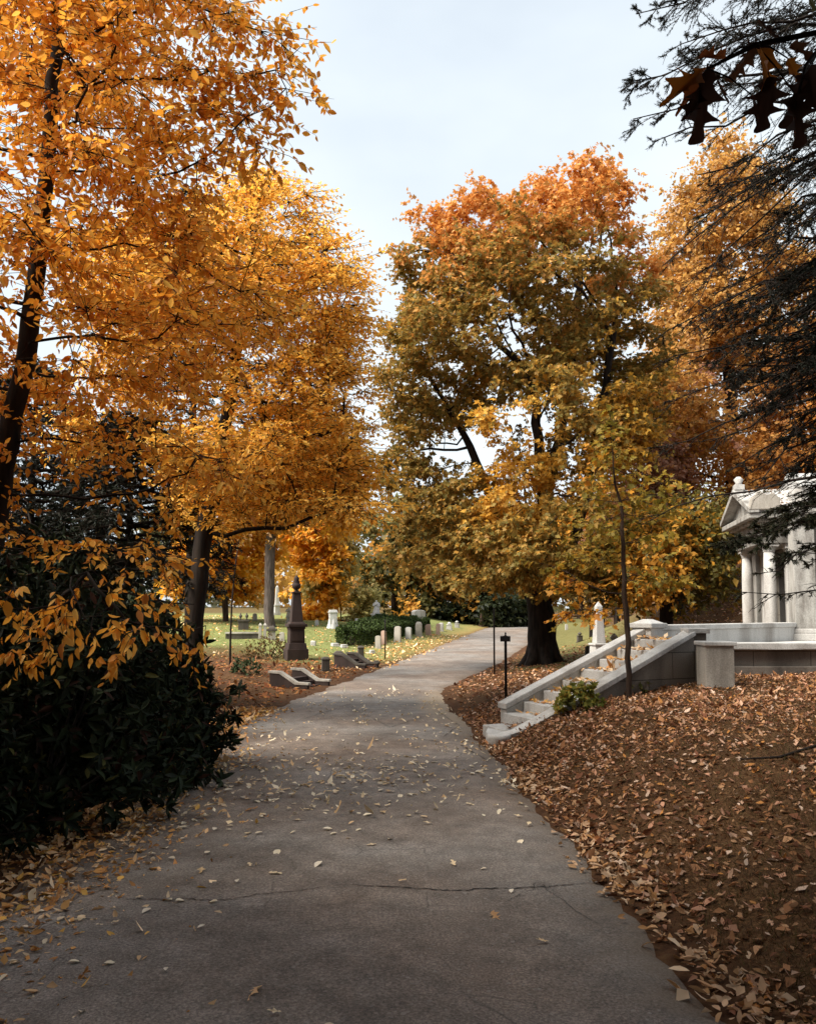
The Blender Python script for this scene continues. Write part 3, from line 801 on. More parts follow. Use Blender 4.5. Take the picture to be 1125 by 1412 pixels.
# bare thin saplings in the left mid distance
for lab, pts in (('thin bare sapling stem standing left of the table tomb', [(318, 880, 24), (320, 830, 24), (326, 770, 24), (334, 720, 24)]),
                 ('slender dark trunk leaning behind the white obelisk', [(815, 900, 33), (814, 860, 33), (812, 815, 33)]),
                 ('thin dark trunk standing behind the urn topped gravestone', [(851, 880, 38), (850, 850, 38), (848, 800, 38)]),
                 ('dark trunk between the obelisk and the urn topped gravestone', [(832, 868, 44), (832, 840, 44), (830, 795, 44)])):
    P = trunk_path(pts, .2); r = empty('young_tree', P[0], lab, 'tree')
    a = Acc(); n_ = len(P); tubes(a, P[None], np.linspace(.09 if pts[0][2] > 30 else .035, .03 if pts[0][2] > 30 else .012, n_)[None], 8)
    for k in range(7):
        q0 = P[-2] + (P[-1] - P[-2]) * rng.uniform(.1, 1); d = unit(rng.normal(0, 1, 3) + [0, 0, .8]); ln = rng.uniform(.4, 1.0)
        tubes(a, np.array([[q0, q0 + d * ln * .5, q0 + d * ln + [0, 0, .05]]]), np.array([[.015, .01, .004]]), 4)
    a.build('trunk', M['bark_dark'], r)
    lf = Acc(); nl_ = 260; c0 = P[-1]
    Pp = c0 + rng.normal(0, .42, (nl_, 3)); leaves(lf, Pp, rng.normal(0, 1, (nl_, 3)), rng.normal(0, .5, (nl_, 3)) + [0, 0, 1], np.full(nl_, .11), RHOMB, pal_gold(Pp))
    lf.build('crown', M['maple_leaf'], r)

# ------------------------------------------------------------------ conifers
def needles(acc, P0, D, L, n, size, col, w=TRI):
    """n needles on every twig segment P0 -> P0 + D*L."""
    m_ = len(P0); t = rng.uniform(0, 1, (m_, n)); D = unit(D)
    P = (P0[:, None] + D[:, None] * (t * L[:, None])[..., None]).reshape(-1, 3)
    d = unit(np.repeat(D, n, 0) * .6 + rng.normal(0, .55, (m_ * n, 3)) * [1, 1, .55])
    leaves(acc, P, d, rng.normal(0, .6, d.shape) + [0, 0, 1], size * rng.uniform(.6, 1.2, len(P)), w, col(len(P)), .02)

def bough(wood, ndl, a, b_, sag, r0, ntw, tl, nn, nsize, col, bare=.0, sub=3):
    """A bough from a to b_ with side twigs and needles."""
    a, b_ = np.asarray(a, float), np.asarray(b_, float)
    n = 9; t = np.linspace(0, 1, n)
    C = a + (b_ - a) * t[:, None]; C[:, 2] += sag * np.sin(PI * t) + rng.normal(0, .012, n) * np.linalg.norm(b_ - a)
    C[:, :2] += rng.normal(0, .012, (n, 2)) * np.linalg.norm(b_ - a)
    tubes(wood, C[None], (r0 * (1 - .85 * t))[None], 6)
    tt = np.sort(rng.uniform(.22, 1.0, ntw))
    P0 = np.stack([np.interp(tt, t, C[:, k]) for k in range(3)], -1)
    ax = unit(b_ - a); lat = unit(np.cross(ax, [0, 0, 1.]))
    side = np.where(np.arange(ntw) % 2 == 0, 1., -1.)[:, None]
    D = unit(ax * rng.uniform(.4, 1.0, (ntw, 1)) + lat * side * rng.uniform(.5, 1, (ntw, 1)) + rng.normal(0, .22, (ntw, 3)) + [0, 0, -.12])
    L = tl * (1.15 - .75 * tt) * rng.uniform(.5, 1.2, ntw)
    u = np.linspace(0, 1, 4)
    T_ = P0[:, None] + D[:, None] * (u[None, :, None] * L[:, None, None]); T_[:, :, 2] -= .18 * (u ** 2)[None] * L[:, None]
    tubes(wood, T_, np.tile(r0 * .16 * np.array([1, .75, .5, .25]) + .0015, (ntw, 1)), 3)
    # sub-twigs
    k = np.repeat(np.arange(ntw), sub); s_ = rng.uniform(.25, 1, len(k))
    Q0 = P0[k] + D[k] * (s_ * L[k])[:, None]; Q0[:, 2] -= .18 * s_ ** 2 * L[k]
    d2 = unit(D[k] + rng.normal(0, .55, (len(k), 3)) * [1, 1, .6] + [0, 0, -.1]); l2 = L[k] * rng.uniform(.25, .55, len(k))
    V = np.stack([Q0, Q0 + d2 * (l2 * .5)[:, None], Q0 + d2 * l2[:, None] - np.array([0, 0, .02])], 1)
    tubes(wood, V, np.tile(np.array([.0026, .002, .0012]) * (1 + r0 * 6), (len(k), 1)), 3)
    keep = rng.uniform(0, 1, len(k)) > bare
    if nn and keep.any(): needles(ndl, Q0[keep], d2[keep], l2[keep], nn, nsize, col)
    keep = rng.uniform(0, 1, ntw) > bare
    if nn and keep.any(): needles(ndl, P0[keep] + D[keep] * (L[keep] * .35)[:, None], D[keep], L[keep] * .65, nn, nsize, col)

def cdark(n): return pick([(.018, .024, .016), (.028, .031, .022), (.040, .033, .026)], [3, 2, 2], n) * rng.uniform(.8, 1.2, (n, 1))
def cgreen(n): return pick([(.035, .042, .022), (.05, .055, .03), (.07, .06, .035), (.05, .035, .025)], [3, 2, 1, 1], n) * rng.uniform(.8, 1.2, (n, 1))

hx, hy = 5.2, 7.4
hb = np.array((hx, hy, h1(hx, hy) - .2))
hem = empty('hemlock_tree', hb, 'dark hemlock whose thin bare boughs hang in from the right edge', 'tree')
wood, ndl = Acc(), Acc()
tz = np.linspace(hb[2], 12.5, 10)
tubes(wood, np.stack([hx + .04 * np.sin(tz), hy + .05 * np.cos(tz * .7), tz], -1)[None], np.interp(tz, [0, 12.5], [.24, .03])[None], 12)
def tr(z): return (hx + .04 * math.sin(z), hy + .05 * math.cos(z * .7), z)
# (tip px, py, depth, start height, sag, twigs, twig length, needles, size, bare)
for px, py, d, z0, sag, ntw, tl, nn, ns, bare in [
    (862, 118, 7.4, 7.2, .3, 34, .62, 26, .030, .0), (880, 22, 7.2, 7.8, .35, 34, .62, 26, .030, .0), (872, 165, 7.1, 6.6, .35, 30, .55, 24, .03, .05), (925, -40, 7.2, 8.3, .3, 30, .6, 22, .03, .0),
    (950, 60, 6.5, 7.2, .25, 26, .55, 16, .03, .2), (990, 120, 6.6, 6.6, .2, 24, .5, 14, .03, .3), (1030, -10, 6.2, 7.8, .2, 24, .5, 14, .03, .3), (900, 200, 7.3, 6.3, .3, 20, .45, 12, .03, .4), (1040, 60, 7.6, 7.5, .2, 26, .55, 16, .03, .3),
    (908, 362, 6.8, 6.1, .35, 26, .55, 5, .03, .75), (940, 318, 6.5, 6.2, .3, 26, .5, 8, .03, .6), (965, 235, 6.3, 6.3, .2, 26, .5, 12, .03, .4), (990, 260, 7.2, 6.0, .2, 24, .5, 10, .03, .5),
    (926, 448, 6.6, 5.2, .1, 30, .55, 12, .03, .45), (935, 485, 6.3, 4.6, -.1, 24, .45, 6, .03, .7), (1000, 395, 6.1, 5.4, .2, 26, .5, 9, .03, .5), (1008, 545, 6.2, 4.4, .1, 26, .45, 5, .03, .7),
    (1050, 330, 5.8, 5.6, .15, 24, .45, 9, .03, .5), (1060, 440, 5.9, 4.9, .1, 24, .45, 12, .03, .4), (1020, 470, 6.6, 4.9, .15, 28, .5, 12, .03, .4), (1070, 560, 6.2, 4.3, .2, 24, .45, 4, .03, .7),
    (985, 612, 6.5, 4.0, .25, 22, .4, 3, .03, .8), (1045, 652, 6.1, 3.6, .2, 22, .4, 4, .03, .75), (1080, 500, 6.8, 4.6, .1, 26, .5, 12, .03, .35), (1075, 380, 6.9, 5.3, .1, 26, .5, 10, .03, .4),
    (992, 752, 6.7, 2.9, .05, 26, .42, 30, .034, .1), (1012, 742, 6.3, 3.0, .12, 24, .4, 26, .034, .15), (1060, 790, 6.0, 2.6, .05, 20, .36, 14, .03, .4), (1075, 708, 6.1, 3.3, .1, 22, .4, 10, .03, .5), (1030, 815, 6.5, 2.4, -.1, 16, .34, 3, .03, .7), (1095, 760, 5.6, 2.6, .05, 20, .4, 18, .03, .3), (1085, 730, 6.4, 3.2, .05, 24, .42, 24, .034, .1), (1100, 700.5, 6.0, 3.4, .1, 24, .42, 22, .034, .15), (1068, 712, 6.5, 3.4, .1, 24, .42, 18, .034, .25)]:
    top_ = py < 240
    bough(wood, ndl, tr(z0), at(px, py, d), sag, .026 if py < 700 else .018, int(ntw * (1.6 if top_ else 1.4)), tl, int((nn + 6) * (1.6 if top_ else 1.9)), ns * (.85 if top_ else 1.1), cgreen if py > 700 else cdark, bare, 6 if top_ else 4)
    if 230 < py < 700:
        for q_ in range(2):
            bough(wood, ndl, tr(z0 + rng.uniform(-.5, .3)), at(px + rng.uniform(25, 110), py + rng.uniform(-50, 60), d + rng.uniform(-.4, .6)), sag + rng.uniform(-.1, .2), .022, 26, tl, 12, ns * 1.1, cdark, .4, 4)
for px, py, d, z0 in [(1030, 430, 6.6, 4.9), (1055, 475, 6.3, 4.7), (1020, 505, 6.9, 4.7), (1075, 520, 6.0, 4.5), (1050, 560, 6.7, 4.4), (1085, 600, 6.3, 4.1), (1100, 440, 6.2, 5.0), (1095, 640, 6.8, 3.9), (985, 440, 7.0, 5.0), (1090, 300, 6.4, 5.9), (1060, 250, 7.0, 6.1)]:
    bough(wood, ndl, tr(z0), at(px, py, d), rng.uniform(-.05, .3), .024, 46, .6, 26, .032, cdark, .12, 5)
for k in range(46):
    z0 = rng.uniform(2.5, 12); a = rng.uniform(-.45 * PI, .95 * PI); ln = (13 - z0) * .26 + .4
    tip = np.array(tr(z0)) + [math.cos(a) * ln, math.sin(a) * ln * .9 + .3, -.15 * ln]
    bough(wood, ndl, tr(z0), tip, .1, .025, 16, .55, 12, .035, cdark, .2, 3)
wood.build('trunk', M['bark_dark'], hem); ndl.build('crown', M['needle'], hem)

def conifer(label, px, Y_, top_py, spread, nb, seed, nn=16, ns=.09, group=None, z1=.6):
    c0 = at(px, 840, Y_); x, y = c0[0], c0[1]; g = h1(x, y); top = at(px, top_py, Y_)[2]
    r = empty('hemlock_tree', (x, y, g - .2), label, 'tree', group)
    w, nd = Acc(), Acc(); h = top - g
    zz = np.linspace(g - .2, top, 7)
    tubes(w, np.stack([x + 0 * zz, y + 0 * zz, zz], -1)[None], np.linspace(.03 + .009 * h, .02, 7)[None], 10)
    for k in range(nb):
        q = (k + rng.uniform(0, 1)) / nb; z0 = g + z1 + (h - z1) * q
        a = k * 2.4 + rng.normal(0, .3); ln = spread * (1 - q) ** .75 * rng.uniform(.75, 1.15) + .25
        tip = (x + math.cos(a) * ln, y + math.sin(a) * ln, z0 - .22 * ln)
        bough(w, nd, (x, y, z0), tip, .1 * ln, .035, 14, .32 * ln + .25, nn, ns, cdark, .05, 3)
    w.build('trunk', M['bark_dark'], r); nd.build('crown', M['needle'], r)
conifer('dark hemlock half hidden behind the bright yellow beech', 262, 19, 260, 2.6, 60, 1, z1=4.2)
conifer('black hemlock deep in shade behind the leaning beech trunk', 40, 14, 500, 2.8, 80, 2)
conifer('shadowed hemlock filling the gloom between the two beeches', 175, 13, 570, 1.7, 60, 3, z1=2.2)
conifer('short black hemlock at the far left edge behind the bushes', -120, 11, 540, 2.6, 50, 4)

# far band of woodland that closes the view behind the graves
fw = Acc()
n_ = 26000
th = rng.uniform(-1.15, 1.15, n_); dist = rng.uniform(105, 150, n_)
x_, y_ = dist * np.sin(th), dist * np.cos(th)
top_ = 9 + 3.0 * np.sin(th * 17) + 2 * np.sin(th * 41 + 1) + 1.5 * np.sin(th * 83)
P = np.stack([x_, y_, H(x_, y_) + top_ * rng.uniform(0, 1, n_) ** .8], -1)
cf = nz(P * [1, 1, .5], .12, 15)[:, None] + rng.normal(0, .3, (n_, 1))
cols_ = np.where(cf > .4, pick([(.46, .24, .05), (.52, .30, .06)], [1, 1], n_), np.where(cf > -.3, pick([(.16, .14, .05), (.22, .15, .05)], [1, 1], n_), pick([(.06, .07, .03), (.09, .09, .04)], [1, 1], n_)))
leaves(fw, P, rng.normal(0, 1, (n_, 3)), rng.normal(0, 1, (n_, 3)), rng.uniform(.7, 1.5, n_), LOBED, cols_)
tag(fw.build('far_woods', M['maple_leaf']), kind='stuff', label='far band of autumn woodland beyond the graves', cat='woods')
# ------------------------------------------------------------------ shrubs
def shrub(name, label, cat, c, rad, n, size, cols, mat, tmpl=OVAL, stems=14, seed=1, whorl=6, width=1, group=None, droop=.2, gap=-.4, sprigs=0):
    """c centre on the ground, rad (rx, ry, rz): a dome of leaf whorls on woody stems."""
    r_ = np.random.default_rng(seed)
    g = h1(c[0], c[1]); root = empty(name, (c[0], c[1], g), label, cat, group)
    w, lf = Acc(), Acc()
    for k in range(stems):
        v = unit(r_.normal(0, 1, 3)); v[2] = abs(v[2]); tip = np.array((c[0], c[1], g)) + v * rad * [1, 1, .95]
        mid = np.array((c[0], c[1], g)) + (tip - (c[0], c[1], g)) * .5 + r_.normal(0, .06, 3)
        b0 = (c[0] + r_.normal(0, .012), c[1] + r_.normal(0, .012), g - .1)
        tubes(w, np.array([[b0, mid, tip]]), np.array([[.022, .014, .005]]) * min(1, rad[2]), 5)
    m_ = n // whorl
    v = unit(r_.normal(0, 1, (m_ * 4, 3))); v[:, 2] = np.abs(v[:, 2])
    P = v * r_.uniform(.35, 1.0, (len(v), 1)) ** .45 * (1 + .24 * nz(v * 3, 1.2, seed)[:, None]) * np.asarray(rad)
    P = P[nz(P, 2.2 / max(.4, rad[2]), seed + 7) > gap][:m_]; v = unit(P / np.asarray(rad))
    P = P + [c[0], c[1], 0]; P[:, 2] += np.maximum(H(P[:, 0], P[:, 1], False), g) * .5 + g * .5 + .04
    if sprigs:          # straggling shoots that break the outline
        b0 = np.array((c[0], c[1], g))
        for q in range(sprigs):
            d0 = unit(r_.normal(0, 1, 3) * [1, 1, .55] + [.35, -.1, .15]); d0[2] = max(d0[2], -.02)
            a0 = b0 + d0 * rad * .68 + [0, 0, .12]; ln = r_.uniform(.3, .6)
            a1 = a0 + d0 * ln * .6 + [0, 0, .10]; a2 = a0 + d0 * ln + [0, 0, r_.uniform(-.05, .18)]
            tubes(w, np.array([[b0 + d0 * rad * .3, a0, a1, a2]]), np.array([[.012, .009, .006, .004]]), 5)
            extra = np.stack([a0 + (a2 - a0) * t_ + [0, 0, .03] for t_ in (.35, .6, .8, 1.0, 1.02)])
            P = np.concatenate([P, extra]); v = np.concatenate([v, np.tile(d0, (5, 1))])
    k = np.repeat(np.arange(len(P)), whorl)
    ax = unit(v * [1, 1, .6] + r_.normal(0, .3, v.shape) + [0, 0, .5])
    d = unit(rng.normal(0, 1, (len(k), 3)) * .8 + ax[k] * .45 + [0, 0, -droop])
    leaves(lf, P[k], d, ax[k] + rng.normal(0, .3, (len(k), 3)), size * rng.uniform(.6, 1.2, len(k)), tmpl, pick(*cols, len(k)) * rng.uniform(.75, 1.25, (len(k), 1)), .2)
    w.build('stem', M['bark_dark'], root); lf.build('foliage', M[mat], root)
    return root
RH = ([(.018, .027, .012), (.028, .040, .017), (.011, .016, .008), (.05, .022, .014), (.07, .07, .02)], [3, 2, 2, .5, .25])
NARROW = (OVAL[0] * [.62, 1, 1], OVAL[1])
for lab, c, rad, n, sd in [
    ('dark glossy rhododendron at the kerb, its leafy tip overhanging the road', (-2.75, 8.5), (.85, 1.1, 1.35), 5200, 1),
    ('black leafy rhododendron nearest the camera, at the left edge', (-3.75, 5.5), (1.25, 1.2, 1.5), 5600, 2),
    ('dark rhododendron in the middle of the bush row with fallen leaves before it', (-3.1, 7.0), (1.05, 1.1, 1.75), 6000, 3),
    ('tall black rhododendron behind the others under the beech', (-4.3, 8.2), (1.5, 1.3, 2.15), 7000, 4),
    ('rhododendron at the back end of the row beside the leafy bank', (-3.75, 10.6), (1.0, 1.1, 1.6), 4600, 5),
    ('big shadowy rhododendron hidden in the gloom at the far left', (-6.0, 8.0), (1.6, 1.5, 2.6), 6000, 6)]:
    shrub('rhododendron_bush', lab, 'bush', c, rad, n, .125, RH, 'dark_leaf', NARROW, 16, sd, gap=-.75, sprigs=26)
for lab, c, rad, n, sd in [
    ('tall shadowy yew rising behind the rhododendrons', (-5.3, 12.4), (1.7, 1.5, 2.8), 8000, 21),
    ('wide dark yew at the left edge behind the beech trunk', (-7.6, 11.6), (1.9, 1.6, 3.3), 9000, 22),
    ('tallest black yew farthest back on the left', (-9.2, 16.0), (2.6, 2.0, 5.6), 9000, 23),
    ('dark yew between the two beeches', (-6.6, 15.5), (1.8, 1.6, 4.2), 7000, 24)]:
    shrub('yew_bush', lab, 'bush', c, rad, n, .15, RH, 'dark_leaf', NARROW, 18, sd, gap=-2)
# sprigs reaching over the road
q = gp(800, 985)
shrub('small_shrub', 'small yellow green shrub growing against the stair wall', 'shrub', q[:2] + [0, .15], (.30, .26, .34), 420, .085, ([(.20, .20, .04), (.28, .25, .05), (.12, .14, .03), (.40, .24, .04)], [2, 2, 2, 1]), 'maple_leaf', LOBED, 9, 9, gap=-2)
q = gp(842, 962)
shrub('small_shrub', 'low dull green plant at the foot of the stair wall behind the sapling', 'shrub', q[:2] + [.05, .1], (.42, .2, .2), 260, .07, ([(.10, .10, .03), (.16, .14, .04), (.08, .07, .03)], [2, 2, 2]), 'maple_leaf', LOBED, 7, 10, gap=-2)
q = gp(372, 908)
shrub('shrub', 'low brownish shrub beside the dark urn monument', 'shrub', q[:2], (.95, .6, .62), 1500, .07, ([(.13, .085, .03), (.18, .12, .04), (.08, .06, .025), (.22, .10, .03)], [2, 2, 2, 1]), 'maple_leaf', RHOMB, 16, 12, gap=-1)
q = gp(338, 930)
shrub('shrub', 'dark green seedling shrub at the edge of the bush row', 'shrub', q[:2], (.4, .35, .35), 500, .08, ([(.04, .06, .025), (.06, .08, .035)], [1, 1]), 'dark_leaf', OVAL, 8, 13, gap=-1)

# clipped yew hedges
def hedge(label, a, b_, w, h, seed):
    a, b_ = np.asarray(a, float), np.asarray(b_, float)
    ax = unit(b_ - a); lat = np.cross(ax, [0, 0, 1.]); L = np.linalg.norm(b_ - a)
    root = empty('yew_hedge', a, label, 'hedge')
    n = int(1300 * (L * (w + 2 * h))); n = min(n, 26000)
    t = rng.uniform(-w * .5, L + w * .5, n); ph = rng.uniform(0, PI, n)
    cs, sn = np.cos(ph), np.sin(ph)
    sx = np.sign(cs) * np.abs(cs) ** .3; sz = np.abs(sn) ** .3
    sd_ = rng.uniform(0, 1, n) < .45; sz = np.where(sd_, rng.uniform(0, 1, n), sz); sx = np.where(sd_, np.sign(cs), sx)
    ends = 1 - np.clip((np.abs(t - L / 2) - L / 2) / (w * .5), 0, 1) ** 2.5
    k = rng.uniform(.8, 1.0, n) * (1 + .07 * np.sin(t * 1.7 + seed) + .05 * np.sin(t * 4 + 2 * seed))
    P = a + ax * t[:, None] + lat * (sx * w / 2 * k * np.sqrt(ends))[:, None]
    P[:, 2] = H(P[:, 0], P[:, 1], False) + h * k * sz * (.35 + .65 * np.sqrt(ends)) + .03
    nrm = unit(lat * sx[:, None] * .8 + np.array([0, 0, 1.]) * sz[:, None])
    up_ = np.clip(P[:, 2] / 1, 0, 1)
    lf = Acc(); col = pick([(.045, .07, .018), (.06, .09, .022), (.03, .045, .014)], [2, 2, 2], n) * rng.uniform(.8, 1.2, (n, 1))
    leaves(lf, P, rng.normal(0, .6, (n, 3)) + nrm * .7, nrm + rng.normal(0, .5, (n, 3)), np.full(n, .09), RHOMB, col)
    w_ = Acc()
    rt = a + ax * np.linspace(0, L, 8)[:, None]; rt[:, 2] = H(rt[:, 0], rt[:, 1], False) - .06
    tubes(w_, rt[None], np.full((1, 8), .05), 5)
    for s in np.arange(0, L, .5):
        p0 = a + ax * s; p0[2] = h1(p0[0], p0[1]) - .1
        for q_ in range(3):
            tubes(w_, np.array([[p0, p0 + [rng.normal(0, .1), rng.normal(0, .1), h * .45], p0 + np.array([rng.normal(0, .2), rng.normal(0, .15), h * .85])]]), np.array([[.03, .02, .008]]), 5)
    w_.build('stem', M['bark_dark'], root); lf.build('foliage', M['dark_leaf'], root)
ha, hb_ = gp(512, 893) + [-.9, 1.0, 0], gp(604, 874) + [-.95, 1.1, 0]
hedge('clipped dark yew hedge behind the row of small headstones', ha, hb_, 1.0, .68, 1)
hc, hd = gp(496, 888), gp(560, 873)
hedge('second low clipped hedge running behind the first one', hc + [-.2, 2.4, 0], hd + [-.9, 2.6, 0], .9, .62, 2)

# ------------------------------------------------------------------ monuments
def place(name, label, cat, px, py, group=None, face=None):
    g = gp(px, py)
    rz = face if face is not None else 0
    r = empty(name, g - [0, 0, .04], label, cat, group, rz)
    return r, mpp(g[1])

# dark urn-topped shaft by the left verge
r, u = place('urn_monument', 'tall dark brown tapering monument topped by a draped urn', 'monument', 408, 909, face=.35)
w = 27 * u
MB().cbox(0, 0, w * 1.08, w * 1.08, 0, 16 * u).cbox(0, 0, w * .96, w * .96, 16 * u, 24 * u, top=(.9, .9)).build('base', M['brownstone'], r)
MB().cbox(0, 0, w * .76, w * .76, 24 * u, 43 * u, top=(.96, .96)).cbox(0, 0, w * .62, w * .80, 27 * u, 40 * u, .004).build('die', M['brownstone'], r)
MB().cbox(0, 0, w * .80, w * .80, 43 * u, 46 * u).cbox(0, 0, w * .96, w * .96, 46 * u, 50 * u).cbox(0, 0, w * .8, w * .8, 50 * u, 53 * u, top=(.85, .85)).build('cornice', M['brownstone'], r)
MB().cbox(0, 0, w * .60, w * .60, 53 * u, 92 * u, .01, (.62, .62)).cbox(0, 0, w * .46, w * .46, 92 * u, 94 * u).build('shaft', M['brownstone'], r)
MB().lathe([(k * u * .8, z * u) for k, z in ((5, 94), (3, 95.5), (3, 97), (6.5, 99), (7.6, 102), (7.2, 104.5), (5, 106), (5.4, 107), (4.4, 110), (4.8, 112), (3.2, 114.5), (1.6, 116), (.4, 117))]).build('urn', M['brownstone'], r)

def headstone(label, px, top, bot, wpx, mat, kind='round', group='small headstones along the clipped hedge', rz=-.3):
    r, u = place('headstone', label, 'gravestone', px, bot, group, rz + rng.uniform(-.12, .12))
    r.rotation_euler[0] = rng.normal(0, .045); r.rotation_euler[1] = rng.normal(0, .035)
    h = (bot - top) * u + .05; w = wpx * u
    if kind == 'round':
        prof = [(-w / 2, .1 * h), (w / 2, .1 * h), (w / 2, h - w * .3)] + [(w / 2 * math.cos(a), h - w * .3 + w * .3 * math.sin(a)) for a in np.linspace(.25, PI - .25, 7)] + [(-w / 2, h - w * .3)]
        MB().prism(prof, 'y', -w * .24, w * .24, .012).build('stone_slab', M[mat], r)
    elif kind == 'block':
        MB().cbox(0, 0, w, w * .7, .08 * h, h * .86, .015).cbox(0, 0, w * .96, w * .66, h * .86, h, .02, (.75, .6)).build('stone_slab', M[mat], r)
    elif kind == 'urn':
        MB().cbox(0, 0, w, w * .9, .1 * h, h * .62, .015, (.94, .94)).cbox(0, 0, w * 1.06, w, h * .62, h * .68).build('stone_slab', M[mat], r)
        MB().lathe([(w * .28, h * .68), (w * .18, h * .72), (w * .40, h * .80), (w * .42, h * .86), (w * .25, h * .92), (w * .2, h * .95), (w * .03, h)]).build('urn', M[mat], r)
    MB().cbox(0, 0, w * 1.3, w * .85, -.1, .1 * h, .015).build('plinth', M[mat], r)
    return r
HS = [('first headstone from the near end of the hedge, short and grey', 521.5, 877, 894, 7.5, 'limestone', 'round'),
      ('pinkish headstone standing close behind the thin black marker post', 529.5, 870, 889, 7, 'pinkstone', 'round'),
      ('tall round topped grey headstone, third along the hedge', 548, 864, 886, 9, 'limestone', 'round'),
      ('low pale headstone on a wide foot in the middle of the hedge row', 563, 865, 881, 8, 'granite', 'round'),
      ('tallest grey headstone of the hedge row, below the block monument', 577, 858, 878, 8.5, 'limestone', 'block'),
      ('warm pink headstone right of the tallest one in the hedge row', 590.5, 861, 876, 7.5, 'pinkstone', 'round'),
      ('narrow tan headstone at the far end of the clipped hedge', 603.5, 860, 875, 5.5, 'pinkstone', 'round'),
      ('small pale headstone just past the end of the hedge', 608, 859, 870, 6, 'granite', 'block'),
      ('squat white stone with pyramid cap beyond the hedge', 619, 858, 868, 7, 'white_stone', 'urn'),
      ('little pale urn marker farthest along the grass verge', 630, 856, 866, 6, 'granite', 'urn')]
for h_ in HS: headstone(*h_)

# white column stump with flared foot
r, u = place('pedestal_monument', 'white stone pedestal with flared foot and no statue', 'monument', 459, 867, face=.25)
MB().lathe([(9.5 * u, 0), (9 * u, 2 * u), (6.8 * u, 8 * u), (5.8 * u, 14 * u)], seg=4).cbox(0, 0, 10.5 * u, 10.5 * u, 2 * u, 8 * u, .02, (.8, .8)).build('base', M['white_stone'], r)
MB().cbox(0, 0, 9.6 * u, 9.6 * u, 8 * u, 23 * u, .02, (1.1, 1.1)).build('shaft', M['white_stone'], r)
MB().cbox(0, 0, 12.5 * u, 12.5 * u, 23 * u, 24.5 * u).cbox(0, 0, 11 * u, 11 * u, 24.5 * u, 27 * u, top=(.9, .9)).build('cap', M['white_stone'], r)

# statue on pedestal
def draped_figure(name, mat, parent, z0, h, seed=1):
    b = MB()
    rows = [(0, .26, .20), (.12, .25, .2), (.35, .22, .17), (.55, .17, .13), (.66, .19, .13), (.76, .21, .13), (.83, .16, .11), (.87, .065, .06), (.89, .07, .07), (.93, .085, .09), (.97, .075, .08), (1.0, .03, .03)]
    seg = 22; rings = []
    for z, a, c in rows:
        ring = []
        for i in range(seg):
            t = 2 * PI * i / seg; fold = 1 + (.09 * math.sin(t * 7 + seed) * (1 - z) if z < .6 else 0)
            ring.append(b.bm.verts.new((a * h * fold * math.cos(t) + .05 * h * math.sin(z * 3), c * h * fold * math.sin(t), z0 + z * h)))
        rings.append(ring)
    for p, q in zip(rings, rings[1:]):
        for i in range(seg):
            f = b.bm.faces.new((p[i], p[(i + 1) % seg], q[(i + 1) % seg], q[i])); f.smooth = True
    b.bm.faces.new(rings[0][::-1]); b.bm.faces.new(rings[-1])
    o = b.build(name, mat, parent)
    a = Acc()
    for s in (1, -1):
        sh = np.array((s * .19 * h + .04 * h, 0, z0 + .77 * h)); el = np.array((s * .25 * h, -.08 * h, z0 + .58 * h))
        ha_ = np.array((.03 * h + s * .03 * h, -.2 * h, z0 + (.62 if s > 0 else .68) * h))
        tubes(a, np.array([[sh, (sh + el) / 2, el, (el + ha_) / 2, ha_, ha_ + [0, -.03 * h, .03 * h]]]), np.array([[.065, .06, .055, .048, .04, .02]]) * h, 8)
    off = np.array(parent.location); a.V = [v + off for v in a.V]
    a.build('arm', mat, parent, smooth=True)
    return o
r, u = place('statue_monument', 'white draped statue on a square white pedestal behind the hedge', 'statue', 518.5, 864, face=.2)
MB().cbox(0, 0, 17 * u, 17 * u, 0, 3 * u).cbox(0, 0, 14 * u, 14 * u, 3 * u, 6 * u, top=(.85, .85)).build('base', M['white_stone'], r)
MB().cbox(0, 0, 11 * u, 11 * u, 6 * u, 17 * u).cbox(0, 0, 13.5 * u, 13.5 * u, 17 * u, 19 * u).build('pedestal', M['white_stone'], r)
draped_figure('figure', M['white_stone'], r, 19 * u, 18 * u)

# grey block monument
r, u = place('block_monument', 'big pale grey block gravestone with a dark inscription band', 'monument', 577, 861, face=.45)
MB().cbox(0, 0, 20 * u, 13 * u, 0, 4 * u).build('base', M['granite'], r)
MB().prism([(-8.6 * u, 4 * u), (8.6 * u, 4 * u), (8.6 * u, 18.6 * u), (6 * u, 20.2 * u), (0, 20.8 * u), (-6 * u, 20.2 * u), (-8.6 * u, 18.6 * u)], 'y', -5 * u, 5 * u, .03).build('stone_block', M['granite'], r)
b = MB()
for i in range(9): b.box(-5.4 * u + i * 1.2 * u, -5.4 * u + i * 1.2 * u + .7 * u, -5.06 * u, -4.9 * u, 9.4 * u, 11.4 * u, 0)
b.build('inscription', M['darkstone'], r)

